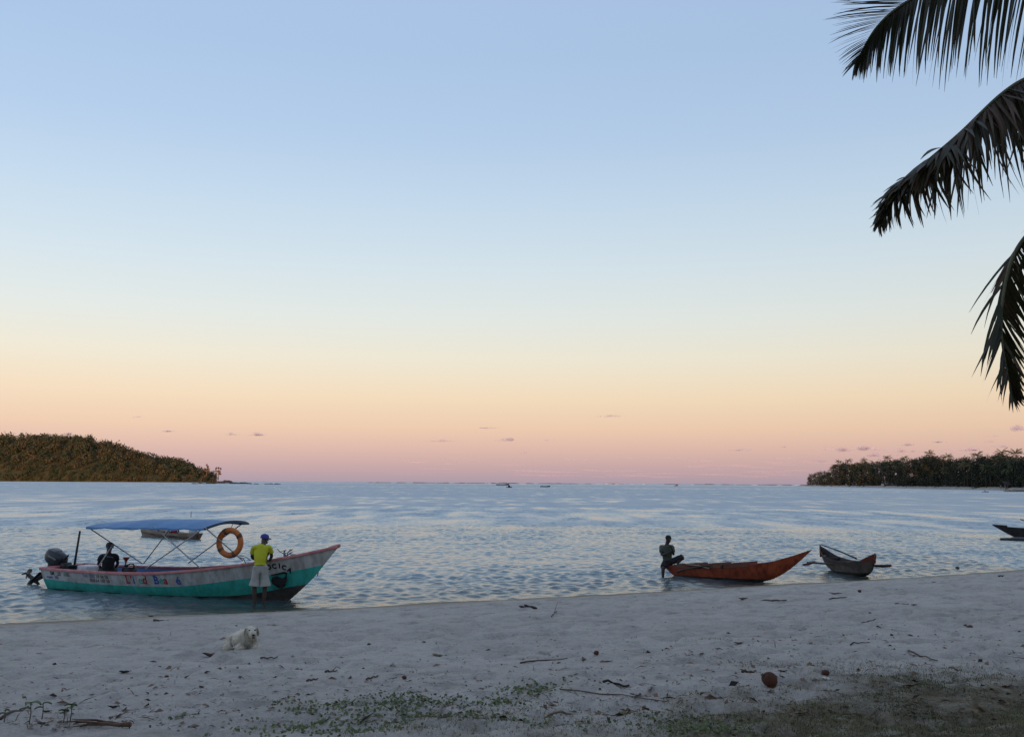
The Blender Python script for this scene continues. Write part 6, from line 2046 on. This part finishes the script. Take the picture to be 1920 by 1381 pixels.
def seedling(px, py, hpx, leaves, label):
    p, k = sit(px, py)
    e = empty('seedling', p, 0, label, 'seedling', 'seedlings at the lower left')
    h = hpx * k
    f_ = MB(); f_.tube([(0, 0, -0.02), (0.01, 0, h * 0.5), (0.0, 0.01, h * 0.9)], [0.005, 0.004, 0.003], 5); f_.build('stem', m_stick, e)
    for i in range(leaves):
        a = i * 6.283 / leaves + random.uniform(-0.3, 0.3); L = h * random.uniform(0.38, 0.55)
        d = Vector((math.cos(a), math.sin(a) * 0.8, 0.35)).normalized(); s = d.cross(Vector((0, 0, 1))).normalized()
        b0 = Vector((0, 0.01, h * (0.88 - 0.12 * (i % 3))))
        f_ = MB()
        f_.grid([[b0 + d * L * f + s * g * L * 0.3 * math.sin(math.pi * (0.06 + 0.92 * f)) + Vector((0, 0, -L * 0.45 * f * f + abs(g) * 0.01)) for g in (-1, 0, 1)] for f in np.linspace(0, 1, 6)])
        f_.build('leaf', m_green, e)


seedling(54, 1361, 42, 4, 'tallest thin seedling at the left edge, with a dark leafy top')
seedling(78, 1346, 30, 3, 'pale thin seedling just right of the tallest one')
seedling(118, 1356, 24, 5, 'broad-leaved seedling, left one of the close pair')
seedling(131, 1352, 30, 5, 'broad-leaved seedling, right one of the close pair')
seedling(7, 1352, 22, 3, 'yellow green seedling cut off by the left edge')

# uncountable small litter
nL = 5600
lx = []; ly = []
while len(lx) < nL:
    px = rng.uniform(-60, 1980); py = 1100 + 300 * rng.random() ** 0.55
    p = on_plane(px, py, 0.75)
    if p.y > 34 or p.y < 4.8: continue
    s_ = (float(shore_y(p.x)) - p.y) * 0.9
    if s_ < 0.25: continue
    dens = 0.16 + 0.5 * float(smooth(8, 14, s_)) + 0.6 * float(soil_mask(np.float64(p.x), np.float64(p.y)))
    dens += 0.8 * float(smooth(0.5, 1.1, s_) * (1 - smooth(1.5, 3.2, s_)))
    dens *= 0.4 + 1.2 * float(vnoise(np.float64(p.x * 0.9), np.float64(p.y * 0.9), 91))
    if rng.random() < dens:
        lx.append(p.x); ly.append(p.y)
lx = np.array(lx); ly = np.array(ly)
lz = beach_h(lx, ly) + sand_bumps(lx, ly)
ln = rng.gamma(2.2, 0.014, nL) + 0.008
wd = np.where(rng.random(nL) < 0.45, ln * rng.uniform(0.06, 0.14, nL), ln * rng.uniform(0.25, 0.5, nL))
ln = np.where(wd < ln * 0.15, ln * 2.4, ln)
ya = rng.uniform(0, 6.283, nL)
dx = np.stack([np.cos(ya), np.sin(ya), rng.normal(0, 0.22, nL)], -1); dy = np.stack([-np.sin(ya), np.cos(ya), rng.normal(0, 0.5, nL)], -1)
c0 = np.stack([lx, ly, lz + 0.006], -1)
hump = np.array([0, 0, 1.0]) * (ln * 0.09)[:, None]
V = np.stack([c0 - dx * ln[:, None] / 2, c0 - dy * wd[:, None] / 2 + hump, c0 + dx * ln[:, None] / 2, c0 + dy * wd[:, None] / 2 + hump], 1).reshape(-1, 3)
me = from_np('leaf_litter', V, np.arange(len(V)), 4)
add_attr(me, 'tone', np.repeat(rng.random(nL), 4))
m_litter = leaf_mat('mixed_litter', (0.022, 0.015, 0.011), (0.20, 0.125, 0.075), 3, 0.85, 'tone')
tag(obj('leaf_litter', me, None, m_litter, False), kind='stuff')

# grass and creeping plants
m_grass = leaf_mat('short_grass', (0.045, 0.054, 0.014), (0.17, 0.155, 0.05), 1.5, 0.7, 'tone')
gxs, gys = [], []
while len(gxs) < 60000:
    xx = rng.uniform(-1.5, 12, 20000); yy = rng.uniform(4.6, 14, 20000)
    mk = soil_mask(xx, yy) * smooth(0.28, 0.62, fbm(xx * 1.6, yy * 1.6, 131, 4)) ** 1.2
    ok = (rng.random(20000) < mk) & (np.abs(xx / yy) < 0.62)
    gxs += list(xx[ok]); gys += list(yy[ok])
gxs = np.array(gxs[:60000]); gys = np.array(gys[:60000])
# loose tufts beyond the border and among the creeper
for px, py, n_, r_ in ((1560, 1245, 500, 0.5), (1620, 1250, 500, 0.5), (1770, 1268, 1500, 0.55), (1740, 1275, 900, 0.4), (960, 1340, 700, 0.5), (1180, 1330, 900, 0.5), (880, 1365, 700, 0.5), (1060, 1355, 900, 0.6), (1420, 1240, 250, 0.3), (1330, 1200, 120, 0.15)):
    p = gnd(px, py)
    gxs = np.concatenate([gxs, p.x + rng.normal(0, r_, n_)]); gys = np.concatenate([gys, p.y + rng.normal(0, r_ * 0.6, n_)])
nG = len(gxs)
gz = beach_h(gxs, gys) + sand_bumps(gxs, gys)
gl_ = rng.uniform(0.014, 0.042, nG) * (0.7 + 0.6 * vnoise(gxs * 1.3, gys * 1.3, 141))
ga = rng.uniform(0, 6.283, nG)
ln_ = rng.uniform(0.4, 1.8, nG)
gd = np.stack([np.cos(ga) * ln_, np.sin(ga) * ln_, np.ones(nG)], -1); gd /= np.linalg.norm(gd, axis=1)[:, None]
gs = np.stack([-np.sin(ga), np.cos(ga), np.zeros(nG)], -1) * rng.uniform(0.002, 0.0042, nG)[:, None]
g0 = np.stack([gxs, gys, gz - 0.004], -1)
V = np.stack([g0 - gs, g0 + gs, g0 + gd * gl_[:, None]], 1).reshape(-1, 3)
me = from_np('grass', V, np.arange(len(V)), 3)
add_attr(me, 'tone', np.repeat(np.clip(0.55 * vnoise(gxs * 0.9, gys * 0.9, 151) + 0.45 * rng.random(nG), 0, 1), 3))
tag(obj('grass', me, None, m_grass, False), kind='stuff')

m_creeper = leaf_mat('creeper_leaves', (0.04, 0.062, 0.014), (0.12, 0.135, 0.034), 3, 0.6, 'tone')
cx, cy = [], []
for px, py, n_, rx_, ry_ in ((570, 1335, 60, 0.16, 0.06), (545, 1321, 40, 0.12, 0.05), (340, 1348, 26, 0.09, 0.03), (660, 1328, 240, 0.35, 0.09), (740, 1325, 260, 0.35, 0.08), (810, 1316, 200, 0.3, 0.06),
                              (600, 1362, 300, 0.4, 0.12), (690, 1350, 320, 0.45, 0.1), (470, 1374, 50, 0.25, 0.04), (640, 1372, 260, 0.4, 0.08), (780, 1340, 220, 0.4, 0.06),
                              (920, 1318, 240, 0.22, 0.07), (990, 1298, 260, 0.2, 0.08), (1020, 1282, 130, 0.16, 0.06), (960, 1306, 120, 0.2, 0.06), (870, 1350, 120, 0.3, 0.06), (1020, 1358, 140, 0.4, 0.06),
                              (1265, 1345, 140, 0.2, 0.14), (1300, 1360, 260, 0.22, 0.12), (1330, 1372, 200, 0.22, 0.1)):
    n_ = int(n_ * 0.8); rx_ *= 0.8; ry_ *= 0.62
    p = gnd(px, py)
    cx.append(p.x + rng.normal(0, rx_, n_)); cy.append(p.y + rng.normal(0, ry_ * 2.2, n_))
cx = np.concatenate(cx); cy = np.concatenate(cy); nC = len(cx)
cz = beach_h(cx, cy) + sand_bumps(cx, cy) + rng.uniform(0.003, 0.035, nC)
sz = rng.uniform(0.007, 0.017, nC)[:, None]
nn = np.stack([rng.normal(0, 0.6, nC), rng.normal(-0.3, 0.6, nC), np.ones(nC)], -1); nn /= np.linalg.norm(nn, axis=1)[:, None]
a = np.cross(nn, rng.normal(size=(nC, 3))); a /= np.linalg.norm(a, axis=1)[:, None]; b = np.cross(nn, a)
c0 = np.stack([cx, cy, cz], -1)
V = np.stack([c0 - a * sz * 1.2, c0 - b * sz * 0.85, c0 + a * sz * 0.5 - b * sz * 0.7, c0 + a * sz * 1.25, c0 + a * sz * 0.5 + b * sz * 0.7, c0 + b * sz * 0.85], 1).reshape(-1, 3)
me = from_np('creeping_plants', V, np.arange(len(V)), 6)
add_attr(me, 'tone', np.repeat(rng.random(nC), 6))
tag(obj('creeping_plants', me, None, m_creeper, False), kind='stuff')
